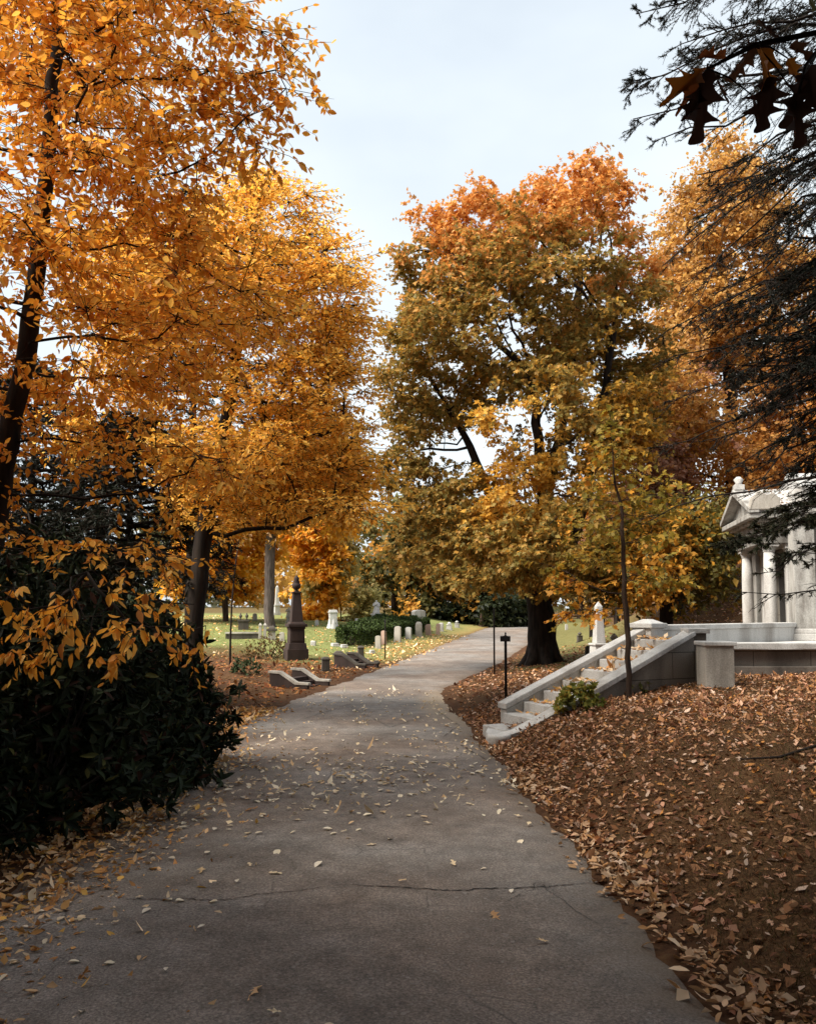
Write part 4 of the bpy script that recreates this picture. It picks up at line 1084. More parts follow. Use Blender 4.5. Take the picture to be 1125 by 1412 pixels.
# far pale obelisk and small figure stone at left
r, u = place('obelisk', 'slim pale grey obelisk on the far left rise beside the grey trunk', 'monument', 382, 848, face=.4)
MB().cbox(0, 0, 9 * u, 9 * u, 0, 4 * u).cbox(0, 0, 7 * u, 7 * u, 4 * u, 13 * u).cbox(0, 0, 8.4 * u, 8.4 * u, 13 * u, 15 * u).build('base', M['granite'], r)
MB().cbox(0, 0, 5.4 * u, 5.4 * u, 15 * u, 39 * u, .01, (.6, .6)).cbox(0, 0, 3.2 * u, 3.2 * u, 39 * u, 42 * u, 0, (.05, .05)).build('shaft', M['granite'], r)
r, u = place('statue_monument', 'small grey standing figure stone just left of the dark urn monument', 'statue', 398, 858, face=.2)
MB().cbox(0, 0, 9 * u, 7 * u, 0, 3 * u).cbox(0, 0, 6 * u, 5 * u, 3 * u, 7 * u).build('pedestal', M['limestone'], r)
draped_figure('figure', M['limestone'], r, 7 * u, 15 * u, 4)

# table tombs and posts at left
r, u = place('tomb', 'dark box tomb carrying two small urns', 'tomb', 336, 868, face=.15)
MB().cbox(0, 0, 14 * u, 9 * u, 0, 12 * u).build('body', M['darkstone'], r)
MB().cbox(0, 0, 16 * u, 11 * u, 12 * u, 14.5 * u).build('lid', M['darkstone'], r)
for s in (-1, 1):
    MB().lathe([(1.2 * u, 14.5 * u), (.7 * u, 16 * u), (2.3 * u, 19 * u), (2.2 * u, 20.5 * u), (1.1 * u, 21.5 * u), (.9 * u, 23 * u), (.2 * u, 24 * u)], cx=s * 4.2 * u).build('urn', M['darkstone'], r)
r, u = place('lot_wall', 'long low stone lot wall with a pale coping beside the table tomb', 'wall', 334, 881, face=.12)
MB().cbox(0, 0, 44 * u, 6 * u, -3 * u, 8 * u).build('body', M['darkstone'], r)
MB().cbox(0, 0, 45.5 * u, 8 * u, 8 * u, 10.5 * u).build('coping', M['limestone'], r)
r, u = place('tomb', 'dark chest tomb with a heavy lid right of the two pale posts', 'tomb', 375, 882, face=.15)
MB().cbox(0, 0, 11 * u, 10 * u, 0, 13 * u, top=(.92, .92)).build('body', M['limestone'], r)
MB().cbox(0, 0, 14 * u, 12 * u, 13 * u, 16 * u).cbox(0, 0, 10 * u, 8 * u, 16 * u, 20 * u, .02, (.6, .6)).build('lid', M['darkstone'], r)
for lab, px in (('left one of two cream stone gateposts near the chest tomb', 359), ('right one of two cream stone gateposts near the chest tomb', 365.5)):
    r, u = place('gatepost', lab, 'post', px, 881, 'cream stone gateposts', .1)
    MB().cbox(0, 0, 5 * u, 5 * u, 0, 4 * u).build('base', M['limestone'], r)
    MB().cbox(0, 0, 4 * u, 4 * u, 4 * u, 19 * u).build('shaft', M['limestone'], r)
    MB().cbox(0, 0, 5 * u, 5 * u, 19 * u, 20.5 * u).cbox(0, 0, 4.4 * u, 4.4 * u, 20.5 * u, 23 * u, .01, (.3, .3)).build('cap', M['limestone'], r)

# more small stones on the left lawn
for lab, px, top, bot, wp, mt, kd in (
    ('small grey headstone in the grass left of the urn monument', 389, 872, 884, 7, 'limestone', 'round'),
    ('tiny pale headstone far off between the urn monument and the white pedestal', 437, 855, 863, 5, 'granite', 'round'),
    ('low pale footstone in the grass right of the urn monument', 432, 884, 890, 7, 'granite', 'block'),
    ('weathered brown headstone behind the dark stone posts', 486, 878, 889, 7, 'pinkstone', 'round'),
    ('small far white headstone left of the statue', 492, 853, 861, 5, 'white_stone', 'round'),
    ('grey far headstone under the yellow tree left of the tall trunk', 352, 846, 856, 6, 'limestone', 'round')):
    headstone(lab, px, top, bot, wp, mt, kd, None, rng.uniform(-.1, .5))
# dark stones near the verge
def post(label, px, top, bot, wpx, mat='darkstone', rz=.2):
    r, u = place('stone_post', label, 'post', px, bot, None, rz); h = (bot - top) * u; w = wpx * u * .85
    MB().cbox(0, 0, w * 1.12, w * 1.12, -.1, h * .14, .02).build('base', M[mat], r)
    MB().cbox(0, 0, w, w, h * .14, h * .8, .02, (.93, .93)).build('shaft', M[mat], r)
    MB().cbox(0, 0, w * 1.06, w * 1.06, h * .8, h * .9, .02).cbox(0, 0, w, w, h * .9, h, .02, (.6, .6)).build('cap', M[mat], r)
post('lone dark square stone post in the leaves right of the urn monument', 449, 904, 926, 13)
post('dark stone post at the left head of the small sloping steps', 467, 896, 918, 14)
post('dark stone post behind the small sloping steps', 497.5, 889, 908, 10)
post('small dark cube stone at the road verge beside the sloping steps', 519, 909, 920, 8)

def ramp_steps(label, foot, ang, L, rise, w, cheek, th, mat, capmat, n=4):
    """small flight set in the bank: two sloping cheeks with steps between; foot = pixel of the far cheek's foot."""
    a = gp(*foot)
    r = empty('garden_steps', a - [0, 0, .03], label, 'steps', None, ang)
    for t0 in (0, w):
        pr = [(-.2, -.15), (L + .25, -.15), (L + .25, rise + cheek), (L, rise + cheek), (.1, cheek + .03), (-.2, cheek + .03)]
        ck = MB().prism(pr, 'y', t0 - th / 2, t0 + th / 2, .01).build('cheek_wall', M[mat], r)
        cp = [(-.23, cheek + .03), (.1, cheek + .03), (L, rise + cheek), (L + .28, rise + cheek), (L + .28, rise + cheek + .05), (L - .02, rise + cheek + .05), (.08, cheek + .08), (-.23, cheek + .08)]
        MB().prism(cp, 'y', t0 - th * .65, t0 + th * .65, .008).build('coping', M[capmat], ck)
    for i in range(n):
        MB().box(L * i / n, L * (i + 1) / n, th / 2 + .003, w - th / 2 - .003, -.2, rise * (i + 1) / n - .03, .01).build('step', M[mat], r)
    return r
ramp_steps('small sunken grave steps with pale stone edges on the left bank', (443, 945), math.radians(158), .48, .26, .95, .09, .09, 'brownstone', 'limestone', 3)
ramp_steps('dark stone steps with sloping cheeks leading up from the left verge', (513, 920), math.radians(155), .55, .30, .75, .10, .13, 'brownstone', 'darkstone', 4)
for lab, px, py, wp in (('flat pale grave slab farthest left in the grass behind the dark posts', 462, 891, 10), ('flat pale grave slab just behind the dark stone post', 474.5, 893, 9), ('flat pale slab lying near the thin marker post', 513, 901, 7)):
    r, u = place('grave_slab', lab, 'gravestone', px, py, None, .3)
    MB().cbox(0, 0, wp * u, wp * u * 1.6, -.05, .1, .02).cbox(0, 0, wp * u * .86, wp * u * 1.4, .1, .16, .02).build('slab', M['granite'], r)
    r.children[0].name = 'stone_slab'

# thin posts
def marker(label, px, top, bot, plate, name='sign_post'):
    g = gp(px, bot); u = mpp(g[1]); h = (bot - top) * u
    r = empty(name, g - [0, 0, .1], label, 'sign', None, -.25)
    MB().lathe([(.022, 0), (.022, h * .93 + .1), (.012, h + .1)], seg=10).build('post', M['metal'], r)
    if plate:
        pz = h * .94 + .1
        s = MB().box(-plate * u / 2, plate * u / 2, -.034, -.02, pz - 4.6 * u, pz + 2.8 * u, .006)
        s.prism([(-plate * u * .3, pz + 2.8 * u), (plate * u * .3, pz + 2.8 * u), (0, pz + 4.0 * u)], 'y', -.034, -.02, .002)
        s.build('sign_plate', M['metal'], r)
        MB().lathe([(.012, h + .1), (.015, h + .11), (.012, h + .122), (.003, h + .135)], seg=10).build('finial', M['metal'], r)
    else:
        MB().cbox(0, 0, .05, .05, h * .9 + .1, h + .12, .008).build('cap', M['metal'], r)
marker('short black sign post with a small plate on the leafy verge', 697.5, 876, 965, 14)
marker('thin tall black rod standing behind the short sign post', 681.5, 840, 931, 0, 'marker_post')
marker('thin black marker post on the lawn before the headstone row', 531, 856, 909, 0, 'marker_post')

# right hand graves
r, u = place('obelisk', 'white granite obelisk on panelled pedestal behind the stair rail', 'monument', 826, 925, face=.22)
MB().cbox(0, 0, 29 * u, 29 * u, -.1, 9 * u, .02).cbox(0, 0, 25 * u, 25 * u, 9 * u, 16 * u, .02, (.92, .92)).build('base', M['granite'], r)
MB().cbox(0, 0, 20 * u, 20 * u, 16 * u, 37 * u, .015, (.95, .95)).build('die', M['granite'], r)
MB().cbox(0, -9.6 * u, 13 * u, 1.2 * u, 19 * u, 34 * u, .01).build('panel', M['limestone'], r)
MB().cbox(0, 0, 22 * u, 22 * u, 37 * u, 40 * u, .015).build('cornice', M['granite'], r)
MB().cbox(0, 0, 14 * u, 14 * u, 40 * u, 90 * u, .015, (.6, .6)).cbox(0, 0, 8.4 * u, 8.4 * u, 90 * u, 97 * u, 0, (.04, .04)).build('shaft', M['granite'], r)
headstone('brown pedestal gravestone with a pale urn, right of the white obelisk', 846, 874, 909, 13, 'limestone', 'urn', None, .2)
headstone('dark gravestone tucked close at the left of the white obelisk', 810, 891, 908, 8, 'darkstone', 'round', None, .2)
headstone('tiny dark gravestone on the far grass right of the maple trunk', 799, 872, 885, 7, 'darkstone', 'urn', None, .1)
headstone('small pale far headstone seen right of the maple trunk', 781, 861, 869, 4, 'granite', 'round', None, .1)
headstone('pale far headstone half hidden behind the sapling leaves', 883, 861, 874, 7, 'granite', 'round', None, .1)
r, u = place('statue_monument', 'white seated looking figure stone just beyond the top of the steps', 'statue', 900, 884, face=.3)
r['label'] = 'weathered white figure stone just beyond the top of the stair rail'
MB().cbox(0, 0, 9 * u, 8 * u, -.1, 7 * u).build('pedestal', M['limestone'], r)
draped_figure('figure', M['limestone'], r, 7 * u, 19 * u, 6)
# ------------------------------------------------------------------ stairs, terrace, mausoleum
AX = math.atan2(.423, .906)
N0 = np.array((1.30, 10.42, 0.0)); N0[2] = .02
st = empty('stone_staircase', N0, 'pale granite staircase climbing from the road edge to the mausoleum terrace', 'staircase', None, AX)
SL, SH = 2.95, 1.40        # run and top height of the near cheek
def topz(s): return .20 + (SH - .20) * np.clip((s - .15) / (SL - .15), 0, 1)
near = [(-.1, -.3), (SL, -.3), (SL, SH - .09), (.42, topz(.42) - .09), (.1, .10), (-.12, .06)]
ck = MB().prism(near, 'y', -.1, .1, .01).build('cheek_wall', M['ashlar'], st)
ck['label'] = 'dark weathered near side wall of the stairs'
lo = [(.35, -.3), (SL, -.3), (SL, .62), (.9, .12), (.35, .0)]
MB().prism(lo, 'y', -.14, -.1, .008).build('plinth', M['wallstone'], ck)
cop = [(-.2, .07), (.08, .09), (.40, topz(.40) - .10), (SL + .02, SH - .09), (SL + .02, SH - .02), (.36, topz(.36) - .02), (.06, .15), (-.2, .125)]
MB().prism(cop, 'y', -.125, .115, .014).build('coping', M['granite'], ck)
MB().lathe([(.10, -.1), (.13, .03), (.16, .09), (.15, .13)], cx=-.18, cy=0, seg=24).build('scroll_end', M['granite'], ck)
W = .84
far = [(.40, -.3), (SL, -.3), (SL, SH - .02), (.40, .32)]
fk = MB().prism(far, 'y', W - .08, W + .08, .01).build('cheek_wall', M['granite'], st)
cop = [(.37, .32), (SL + .02, SH - .02), (SL + .02, SH + .06), (.37, .40)]
MB().prism(cop, 'y', W - .11, W + .11, .014).build('coping', M['granite'], fk)
NS = 9
for i in range(NS):
    s0 = .02 + i * (SL - .05) / NS; z1 = (i + 1) * 1.24 / NS
    MB().box(s0, s0 + (SL - .05) / NS + .05, .102, W - .082, z1 - .34, z1, .012).build('step', M['granite'], st)
MB().prism([(-.3, .02), (.35, .02), (.35, W - .09), (.15, W - .05), (.0, W - .25), (-.2, .3)], 'z', -.3, .12, .015).build('bottom_step', M['granite'], st)

TZ = 1.20
ter = empty('terrace_wall', (3.9, 12.2, 0.3), 'stained granite terrace wall with white coping and a square pier on the leafy bank', 'wall')
def T(mb, name, mat, parent=ter, rz=0.0):
    o = mb.build(name, M[mat], parent)
    o.location = (-3.9, -12.2, -.3) if parent is ter else (0, 0, 0)
    return o
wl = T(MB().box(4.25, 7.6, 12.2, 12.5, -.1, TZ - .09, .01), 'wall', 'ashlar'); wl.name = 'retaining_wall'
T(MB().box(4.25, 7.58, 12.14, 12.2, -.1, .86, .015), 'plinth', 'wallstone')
cpoly = [(4.22, 12.10), (5.4, 12.08), (6.1, 12.10), (6.25, 12.2), (6.28, 12.4), (6.1, 12.56), (4.22, 12.56)]
T(MB().prism(cpoly, 'z', TZ - .09, TZ, .015), 'coping', 'granite')
# square pier
pr = T(MB().box(3.92, 4.30, 10.88, 11.24, -.1, 1.215, .012), 'pier', 'limestone')
capo = MB().box(3.90, 4.33, 10.85, 11.27, 1.215, 1.27, .014).build('pier_cap', M['granite'], pr)
# slim end pier of the stair cheek and the return wall behind the square pier
T(MB().box(3.97, 4.20, 11.60, 11.86, -.1, 1.36, .012), 'end_pier', 'wallstone')
T(MB().box(3.93, 4.24, 11.56, 11.90, 1.36, 1.43, .012), 'end_cap', 'granite')
T(MB().box(4.02, 4.20, 11.24, 11.60, -.1, 1.12, .01), 'return_wall', 'wallstone')
T(MB().box(4.02, 4.20, 11.86, 12.2, -.1, 1.12, .01), 'return_wall', 'wallstone')
# landing and terrace floor, far parapet
e1_ = N0[:2] + np.array((math.cos(AX), math.sin(AX))) * SL + np.array((-math.sin(AX), math.cos(AX))) * W
dd = np.array((6.95, 15.0)) - e1_; Lp = float(np.hypot(*dd)); ap = math.atan2(dd[1], dd[0])
par_ = MB().box(0, Lp, -.1, .1, -.2, SH - .02, .01).build('parapet', M['granite'], ter)
par_.location = (e1_[0] - 3.9, e1_[1] - 12.2, -.3); par_.rotation_euler = (0, 0, ap)
T(MB().prism([(4.1, 12.503), (9.5, 12.503), (10.5, 19.0), (7.4, 18.3), (6.95, 15.0), (float(e1_[0]) + .1, float(e1_[1]) - .05)], 'z', -.2, TZ - .07, .01), 'paving', 'granite')
MB().box(-.05, Lp, -.13, .13, SH - .02, SH + .06, .014).build('coping', M['granite'], par_)
MB().box(-.16, .16, -.17, .17, -.2, SH + .02, .012).box(-.2, .2, -.21, .21, SH + .02, SH + .09, .012).box(-.17, .17, -.18, .18, SH + .09, SH + .15, .01, (.3, .3)).build('newel', M['granite'], par_)

MZ = 1.13
mo = empty('mausoleum', (6.55, 15.4, MZ), 'white stone mausoleum with columned porch and gabled slab roof', 'mausoleum', None, -math.atan2(.19, .981))
def Q_(mb, name, mat='marble', parent=mo): return mb.build(name, M[mat], parent)
CZ = 1.82
def column(u_, v_):
    c = Q_(MB().lathe([(.115, .2), (.118, .3), (.118, .75), (.112, 1.2), (.098, CZ - .16)], u_, v_, 24), 'column', 'granite')
    Q_(MB().cbox(u_, v_, .32, .32, 0, .12, .012).lathe([(.15, .12), (.158, .145), (.15, .165), (.132, .175), (.142, .19), (.125, .21)], u_, v_, 24), 'base', 'granite', c)
    Q_(MB().lathe([(.1, CZ - .16), (.112, CZ - .15), (.102, CZ - .13), (.13, CZ - .09), (.14, CZ - .06)], u_, v_, 24).cbox(u_, v_, .3, .3, CZ - .06, CZ, .008), 'capital', 'granite', c)
column(.30, .32); column(.30, 2.30)
for v_ in (.32, 2.30):
    Q_(MB().cbox(.66, v_, .2, .26, 0, .14, .01).cbox(.66, v_, .15, .2, .14, CZ - .1, .008).cbox(.66, v_, .2, .26, CZ - .1, CZ, .008), 'pilaster', 'granite')
Q_(MB().box(.12, 1.0, .14, 2.48, CZ, CZ + .2, .01).box(.105, 1.0, .125, 2.495, CZ + .2, CZ + .4, .01), 'entablature')
Q_(MB().box(.0, 1.0, .02, 2.60, CZ + .4, CZ + .46, .01).box(-.12, 1.0, -.1, 2.72, CZ + .46, CZ + .56, .014), 'cornice')
# pediment: tympanum and two raking cornices, then the roof slabs
ez, rz_ = CZ + .56, CZ + 1.13; vm = 1.31
Q_(MB().prism([(.06, ez), (2.56, ez), (vm, rz_ - .06)], 'x', .05, .95, .006), 'tympanum')
for s in (-1, 1):
    ve = vm + s * 1.45
    Q_(MB().prism([(vm, rz_ - .06), (ve, ez + .0), (ve, ez + .10), (vm, rz_ + .07)], 'x', -.15, .05, .012), 'raking_cornice')
    Q_(MB().prism([(vm, rz_ - .05), (ve - s * .02, ez + .012), (ve - s * .02, ez + .09), (vm, rz_ + .06)], 'x', .053, 1.2, .012), 'roof_slab', 'roofslab')
Q_(MB().cbox(-.02, vm, .2, .2, rz_ + .05, rz_ + .16, .01).lathe([(.09, rz_ + .16), (.06, rz_ + .2), (.1, rz_ + .27), (.04, rz_ + .33)], -.02, vm, 10), 'finial', 'granite')
for s in (-1, 1):      # carved corner blocks on the eaves
    ve = vm + s * 1.36
    Q_(MB().prism([(-.14, ez + .05), (.42, ez + .05), (.42, ez + .26), (.3, ez + .37), (.18, ez + .30), (.06, ez + .42), (-.08, ez + .27)], 'y', ve - .1, ve + .1, .02), 'acroterion', 'limestone')
# chamber behind the porch
BH = 2.40
Q_(MB().box(.86, 4.6, -.06, 2.68, 0, BH, .01), 'chamber_wall', 'chamber')
for v_ in (-.22, 2.84):
    a_ = Q_(MB().box(.55, .92, v_ - .17, v_ + .17, .22, BH - .1, .012), 'anta', 'marble')
    Q_(MB().box(.48, .98, v_ - .23, v_ + .23, 0, .13, .014).box(.51, .95, v_ - .2, v_ + .2, .13, .22, .016), 'base', 'granite', a_)
    Q_(MB().box(.51, .96, v_ - .21, v_ + .21, BH - .1, BH, .012), 'capital', 'marble', a_)
Q_(MB().box(.93, 4.7, -.30, 2.92, BH, BH + .16, .012).box(.9, 4.75, -.42, 3.04, BH + .16, BH + .25, .014), 'cornice')
Q_(MB().prism([(-.46, BH + .252), (3.08, BH + .252), (vm, BH + .92)], 'x', .9, 4.8, .014), 'roof', 'roofslab')
Q_(MB().box(.70, .90, -.40, 3.02, BH + .003, BH + .42, .016), 'parapet', 'granite')
# leaves and needles lying on the roof slopes
ac = Acc(); n_ = 130
u2 = rng.uniform(0, 1.0, n_) ** 1; tt_ = rng.uniform(.05, .95, n_)
P = np.stack([.1 + u2 * .9, vm - tt_ * 1.4, rz_ + .07 - tt_ * (rz_ - ez - .02) + .012], -1)
leaves(ac, P + np.array(mo.location), rng.normal(0, 1, (n_, 3)) * [1, 1, .2], rng.normal(0, .3, (n_, 3)) + [0, -.4, 1], rng.uniform(.04, .09, n_), OVAL, pick([(.2, .1, .05), (.12, .07, .04), (.36, .2, .09), (.06, .06, .03)], [2, 2, 2, 2], n_))
_rl = ac.build('roof_leaves', M['litter'], mo); _rl['kind'] = 'stuff'
# bronze door between the columns
Q_(MB().box(.80, .858, .86, 1.76, .02, 1.7, .01), 'door', 'metal')

# ------------------------------------------------------------------ oak behind the camera, one bough hanging into view
ob = np.array((3.4, -2.2, h1(3.4, -2.2) - .2))
oak = empty('oak_tree', ob, 'oak bough with a few large brown lobed leaves hanging close at the upper right', 'tree')
wood, lf = Acc(), Acc()
blobs_w = []
A = np.concatenate([unit(rng.normal(0, 1, (1, 3))) * 0 + np.array(c) + unit(rng.normal(0, 1, (260, 3))) * rng.uniform(0, 1, (260, 1)) ** .4 * np.array(s)
                    for c, s in (((0, -3.2, 8.6), (5.5, 4.2, 1.8)), ((4.5, -1.0, 8.8), (4, 4, 2)), ((-3.5, -1.5, 8.0), (4, 3.2, 1.8)), ((-6.0, 1.4, 6.6), (3.4, 2.8, 2.4)), ((.3, 1.2, 7.9), (5, 3.3, 1.3)), ((.5, -1, 7.0), (5, 2.5, 1.2)), ((0, -7.5, 5.2), (9, 2.5, 4.2)), ((-6.5, -2.5, 5.0), (3, 3, 3.5)), ((5.5, 2.4, 7.8), (3, 2.6, 1.6)))])  # crown masses out of view, added to shade the near road from sun and sky
Nd, par = colonize([[ob, ob + [.05, 0, 2.5], ob + [-.2, -.1, 5.0], ob + [-.3, -.4, 8.0]]], A, .45, seed=3)
R = skeleton(wood, Nd, par, .34, .012)
def pal_oak(P): return pick([(.30, .12, .03), (.22, .08, .025), (.40, .18, .03), (.14, .06, .025)], [3, 2, 2, 1], len(P)) * rng.uniform(.8, 1.2, (len(P), 1))
foliage(Nd, par, R, .03, 24000, 7, .6, .24, OAKLEAF, pal_oak, lf, None, .5, .3, spread=.2)
lb = at(1290, -260, 1.5)
bz = np.array([ob + [-.1, 0, 4.2], ob + [-.6, 1.6, 4.3], lb, at(1150, 40, 1.75), at(1040, 62, 1.8), at(975, 95, 1.8)])
bz[1] = (bz[0] + bz[2]) / 2 + [0, 0, .35]
tubes(wood, bz[None], np.array([[.05, .035, .02, .009, .006, .003]]), 8)
tubes(wood, np.array([[at(1150, 40, 1.75), at(1110, 90, 1.72), at(1095, 150, 1.7)]]), np.array([[.006, .004, .002]]), 5)
LV = [  # base px, tip px, depth, colour, tilt
    (975, 92, 908, 132, 1.80, 0), (985, 95, 925, 128, 1.83, 1), (975, 95, 962, 208, 1.78, 2), (968, 120, 940, 178, 1.82, 2), (1000, 80, 960, 62, 1.85, 1), (985, 100, 1000, 150, 1.76, 3),
    (1040, 62, 1015, 118, 1.8, 3), (1050, 66, 1075, 118, 1.78, 0), (1062, 62, 1018, 78, 1.84, 2), (1075, 60, 1062, 42, 1.8, 2), (1060, 105, 1048, 190, 1.76, 2), (1085, 80, 1105, 120, 1.74, 0),
    (1095, 130, 1108, 206, 1.7, 2), (1110, 100, 1090, 175, 1.72, 2), (1118, 90, 1132, 170, 1.7, 2), (1090, 60, 1120, 80, 1.8, 3), (1130, 20, 1112, 0, 1.8, 4), (1035, 130, 1052, 160, 1.78, 2)]
LC = [(.42, .15, .02), (.30, .09, .025), (.045, .022, .015), (.11, .05, .025), (.12, .11, .03)]
for bx, by, tx, ty, dp, ci in LV:
    b0, t0 = at(bx, by, dp), at(tx, ty, dp + rng.uniform(-.06, .06))
    ln = np.linalg.norm(t0 - b0)
    leaves(lf, b0[None], (t0 - b0)[None], (rng.normal(0, .45, 3) + [0, -.8, .5])[None], [max(ln, .085) * .88], SMOOTH, np.array([LC[ci]]), .16)
    nb = bz[3:][np.linalg.norm(bz[3:] - b0, axis=1).argmin()]
    tubes(wood, np.array([[nb, (nb + b0) / 2 + [0, 0, .01], b0]]), np.array([[.003, .002, .0015]]), 4)
wood.build('trunk', M['bark_dark'], oak, smooth=True); lf.build('crown', M['maple_leaf'], oak)

# added wood, unseen behind the camera, that blocks low sky light and darkens the foreground
bw = Acc(); n_ = 15000
th = rng.uniform(.62 * PI, 1.5 * PI, n_); dist = rng.uniform(11, 17, n_)
P = np.stack([dist * np.sin(th), dist * np.cos(th), np.zeros(n_)], -1); P[:, 2] = H(P[:, 0], P[:, 1]) + 13 * rng.uniform(0, 1, n_)
leaves(bw, P, rng.normal(0, 1, (n_, 3)), rng.normal(0, 1, (n_, 3)), rng.uniform(.3, .7, n_), LOBED, pick([(.10, .08, .03), (.20, .11, .03), (.05, .06, .025)], [2, 2, 2], n_))
tag(bw.build('sky_block_woods', M['maple_leaf']), kind='stuff', label='added unseen wood that blocks sky light from the foreground', cat='woods')
# ------------------------------------------------------------------ fallen leaves
LITC = ([(.40, .19, .085), (.48, .27, .14), (.25, .11, .045), (.58, .36, .24), (.50, .22, .06), (.66, .48, .36), (.50, .26, .16), (.20, .08, .04)], [3, 2.6, 3, 1.6, 1.0, 1.0, 1.8, 2.4])
def scatter(n, x0, x1, y0, y1, dens):
    P = np.stack([rng.uniform(x0, x1, n * 4), rng.uniform(y0, y1, n * 4)], -1)
    d = dens(P[:, 0], P[:, 1]); P = P[rng.uniform(0, 1, len(P)) < d][:n]
    return P
def lay(acc, P, size, cols, zoff=.006, tilt=.35, tm=(SMALLOAK, OVAL, RHOMB, OVAL), z=None):
    n = len(P); k = rng.integers(0, len(tm), n)
    zz = (H(P[:, 0], P[:, 1], False) if z is None else z) + zoff + rng.uniform(0, .018, n)
    P3 = np.stack([P[:, 0], P[:, 1], zz], -1)
    for j, t in enumerate(tm):
        m_ = k == j; c_ = int(m_.sum())
        if not c_: continue
        d = rng.normal(0, 1, (c_, 3)) * [1, 1, .12]
        leaves(acc, P3[m_], d, rng.normal(0, tilt, (c_, 3)) + [0, 0, 1], size * np.clip(rng.lognormal(-.06, .32, c_), .4, 1.9), t, pick(*cols, c_) * rng.uniform(.7, 1.25, (c_, 1)), .5)
lit = Acc()
def noi(x, y, f=.8, s=50): return nz(np.stack([x, y, 0 * x], -1), f, s)
def d_bank(x, y):
    dr = x - xr(y)
    d = (.38 + .42 * _sm(4.5, 8.5, y) + .34 * noi(x, y, 1.7) + .2 * noi(x, y, 5, 61)) * _sm(-.02, .1, dr)
    d = np.maximum(d, .95 * np.exp(-((dr - .12) / .16) ** 2) * (dr > -.1))
    return np.clip(d * (.45 + .55 * _sm(3.2, 6.5, y)), 0, 1)
P = scatter(54000, .6, 9, 2.2, 13.5, d_bank); lay(lit, P, .047, LITC)
P = scatter(2600, .6, 2.2, 2.6, 10.5, lambda x, y: np.exp(-((x - xr(y) - .02) / .14) ** 2) * np.clip(.6 + .6 * noi(x, y, 1.8, 21), .12, 1)); lay(lit, P, .058, ([(.62, .40, .24), (.54, .32, .16), (.66, .48, .32), (.42, .22, .09)], [3, 3, 2, 2]), .012)
def d_far(x, y): return np.clip((.75 + .3 * noi(x, y)) * _sm(-.05, .3, x - xr(y)) * (1 - .8 * _sm(24, 30, y)), 0, 1)
P = scatter(12000, .5, 13, 13.5, 32, d_far); lay(lit, P, .075, LITC, tm=(RHOMB, OVAL))
def d_left(x, y):
    dl = xl(y) - x
    return np.clip((.8 + .3 * noi(x, y)) * _sm(-.08, .35, dl) * (1 - _sm(23, 30, y)), 0, 1)
P = scatter(9000, -12, 0, 9.5, 30, d_left); lay(lit, P, .085, ([(.30, .11, .04), (.24, .08, .03), (.40, .16, .04), (.46, .24, .10), (.16, .06, .03)], [3, 3, 2, 1.5, 2]), tm=(RHOMB, OVAL))
YLIT = ([(.80, .52, .28), (.72, .38, .13), (.84, .64, .42), (.52, .25, .09), (.82, .48, .12)], [3, 3, 2, 2, 1])
def d_kerb(x, y): 
    q = (x - xl(y)); return np.clip(np.exp(-(np.maximum(0, q - .15) / .66) ** 2) * (.8 + .3 * noi(x, y, 2)), 0, 1) * (q > -1.2)
P = scatter(8500, -4, -.4, 3.2, 10.2, d_kerb); lay(lit, P, .052, YLIT, .012)
P = scatter(1500, -4, -1.5, 10.2, 14, lambda x, y: np.clip(np.exp(-((x - xl(y)) / .35) ** 2), 0, 1)); lay(lit, P, .075, YLIT, .012)
def d_road_far(x, y): return (x > xl(y) + .2) * (x < xr(y) - .1) * (.25 + .6 * np.exp(-((y - 8.6) / 1.6) ** 2)) * np.clip(.7 + .5 * noi(x, y, 1.6, 8), 0, 1)
P = scatter(3500, -14, 2, 26, 55, lambda x, y: np.clip(_sm(.1, .5, xl(y) - x) * np.clip(.45 + .5 * noi(x, y, .4, 5), .08, 1), 0, 1)); lay(lit, P, .10, YLIT, tm=(RHOMB,))
# leaves along and on the far road verges
P = scatter(2500, -4, 12, 22, 45, lambda x, y: np.clip(np.exp(-((x - xl(y) + .8) / .9) ** 2), 0, 1)); lay(lit, P, .1, YLIT, tm=(RHOMB,))
P = scatter(780, -2.6, 1.2, 6.5, 17, lambda x, y: np.clip(d_road_far(x, y), 0, 1)); lay(lit, P, .056, ([(.90, .78, .58), (.84, .66, .42), (.72, .48, .26)], [2, 2, 1]), .012, .12, z=np.array([road_z(a_, b_) for a_, b_ in P]))
# leaves caught on the stair treads and the terrace coping
ca, sa_ = math.cos(AX), math.sin(AX)
n_ = 330; s_ = rng.uniform(.5, SL, n_); t_ = rng.uniform(.16, W - .14, n_)
stp = np.clip(((s_ - .02) / ((SL - .05) / NS)).astype(int), 0, NS - 1)
P = np.stack([N0[0] + s_ * ca - t_ * sa_, N0[1] + s_ * sa_ + t_ * ca], -1)
lay(lit, P, .075, YLIT, .008, .4, z=N0[2] + (stp + 1) * 1.24 / NS)
tag(lit.build('leaf_litter', M['litter']), kind='stuff', label='brown and tan fallen leaves carpeting the banks and road edges', cat='fallen leaves')

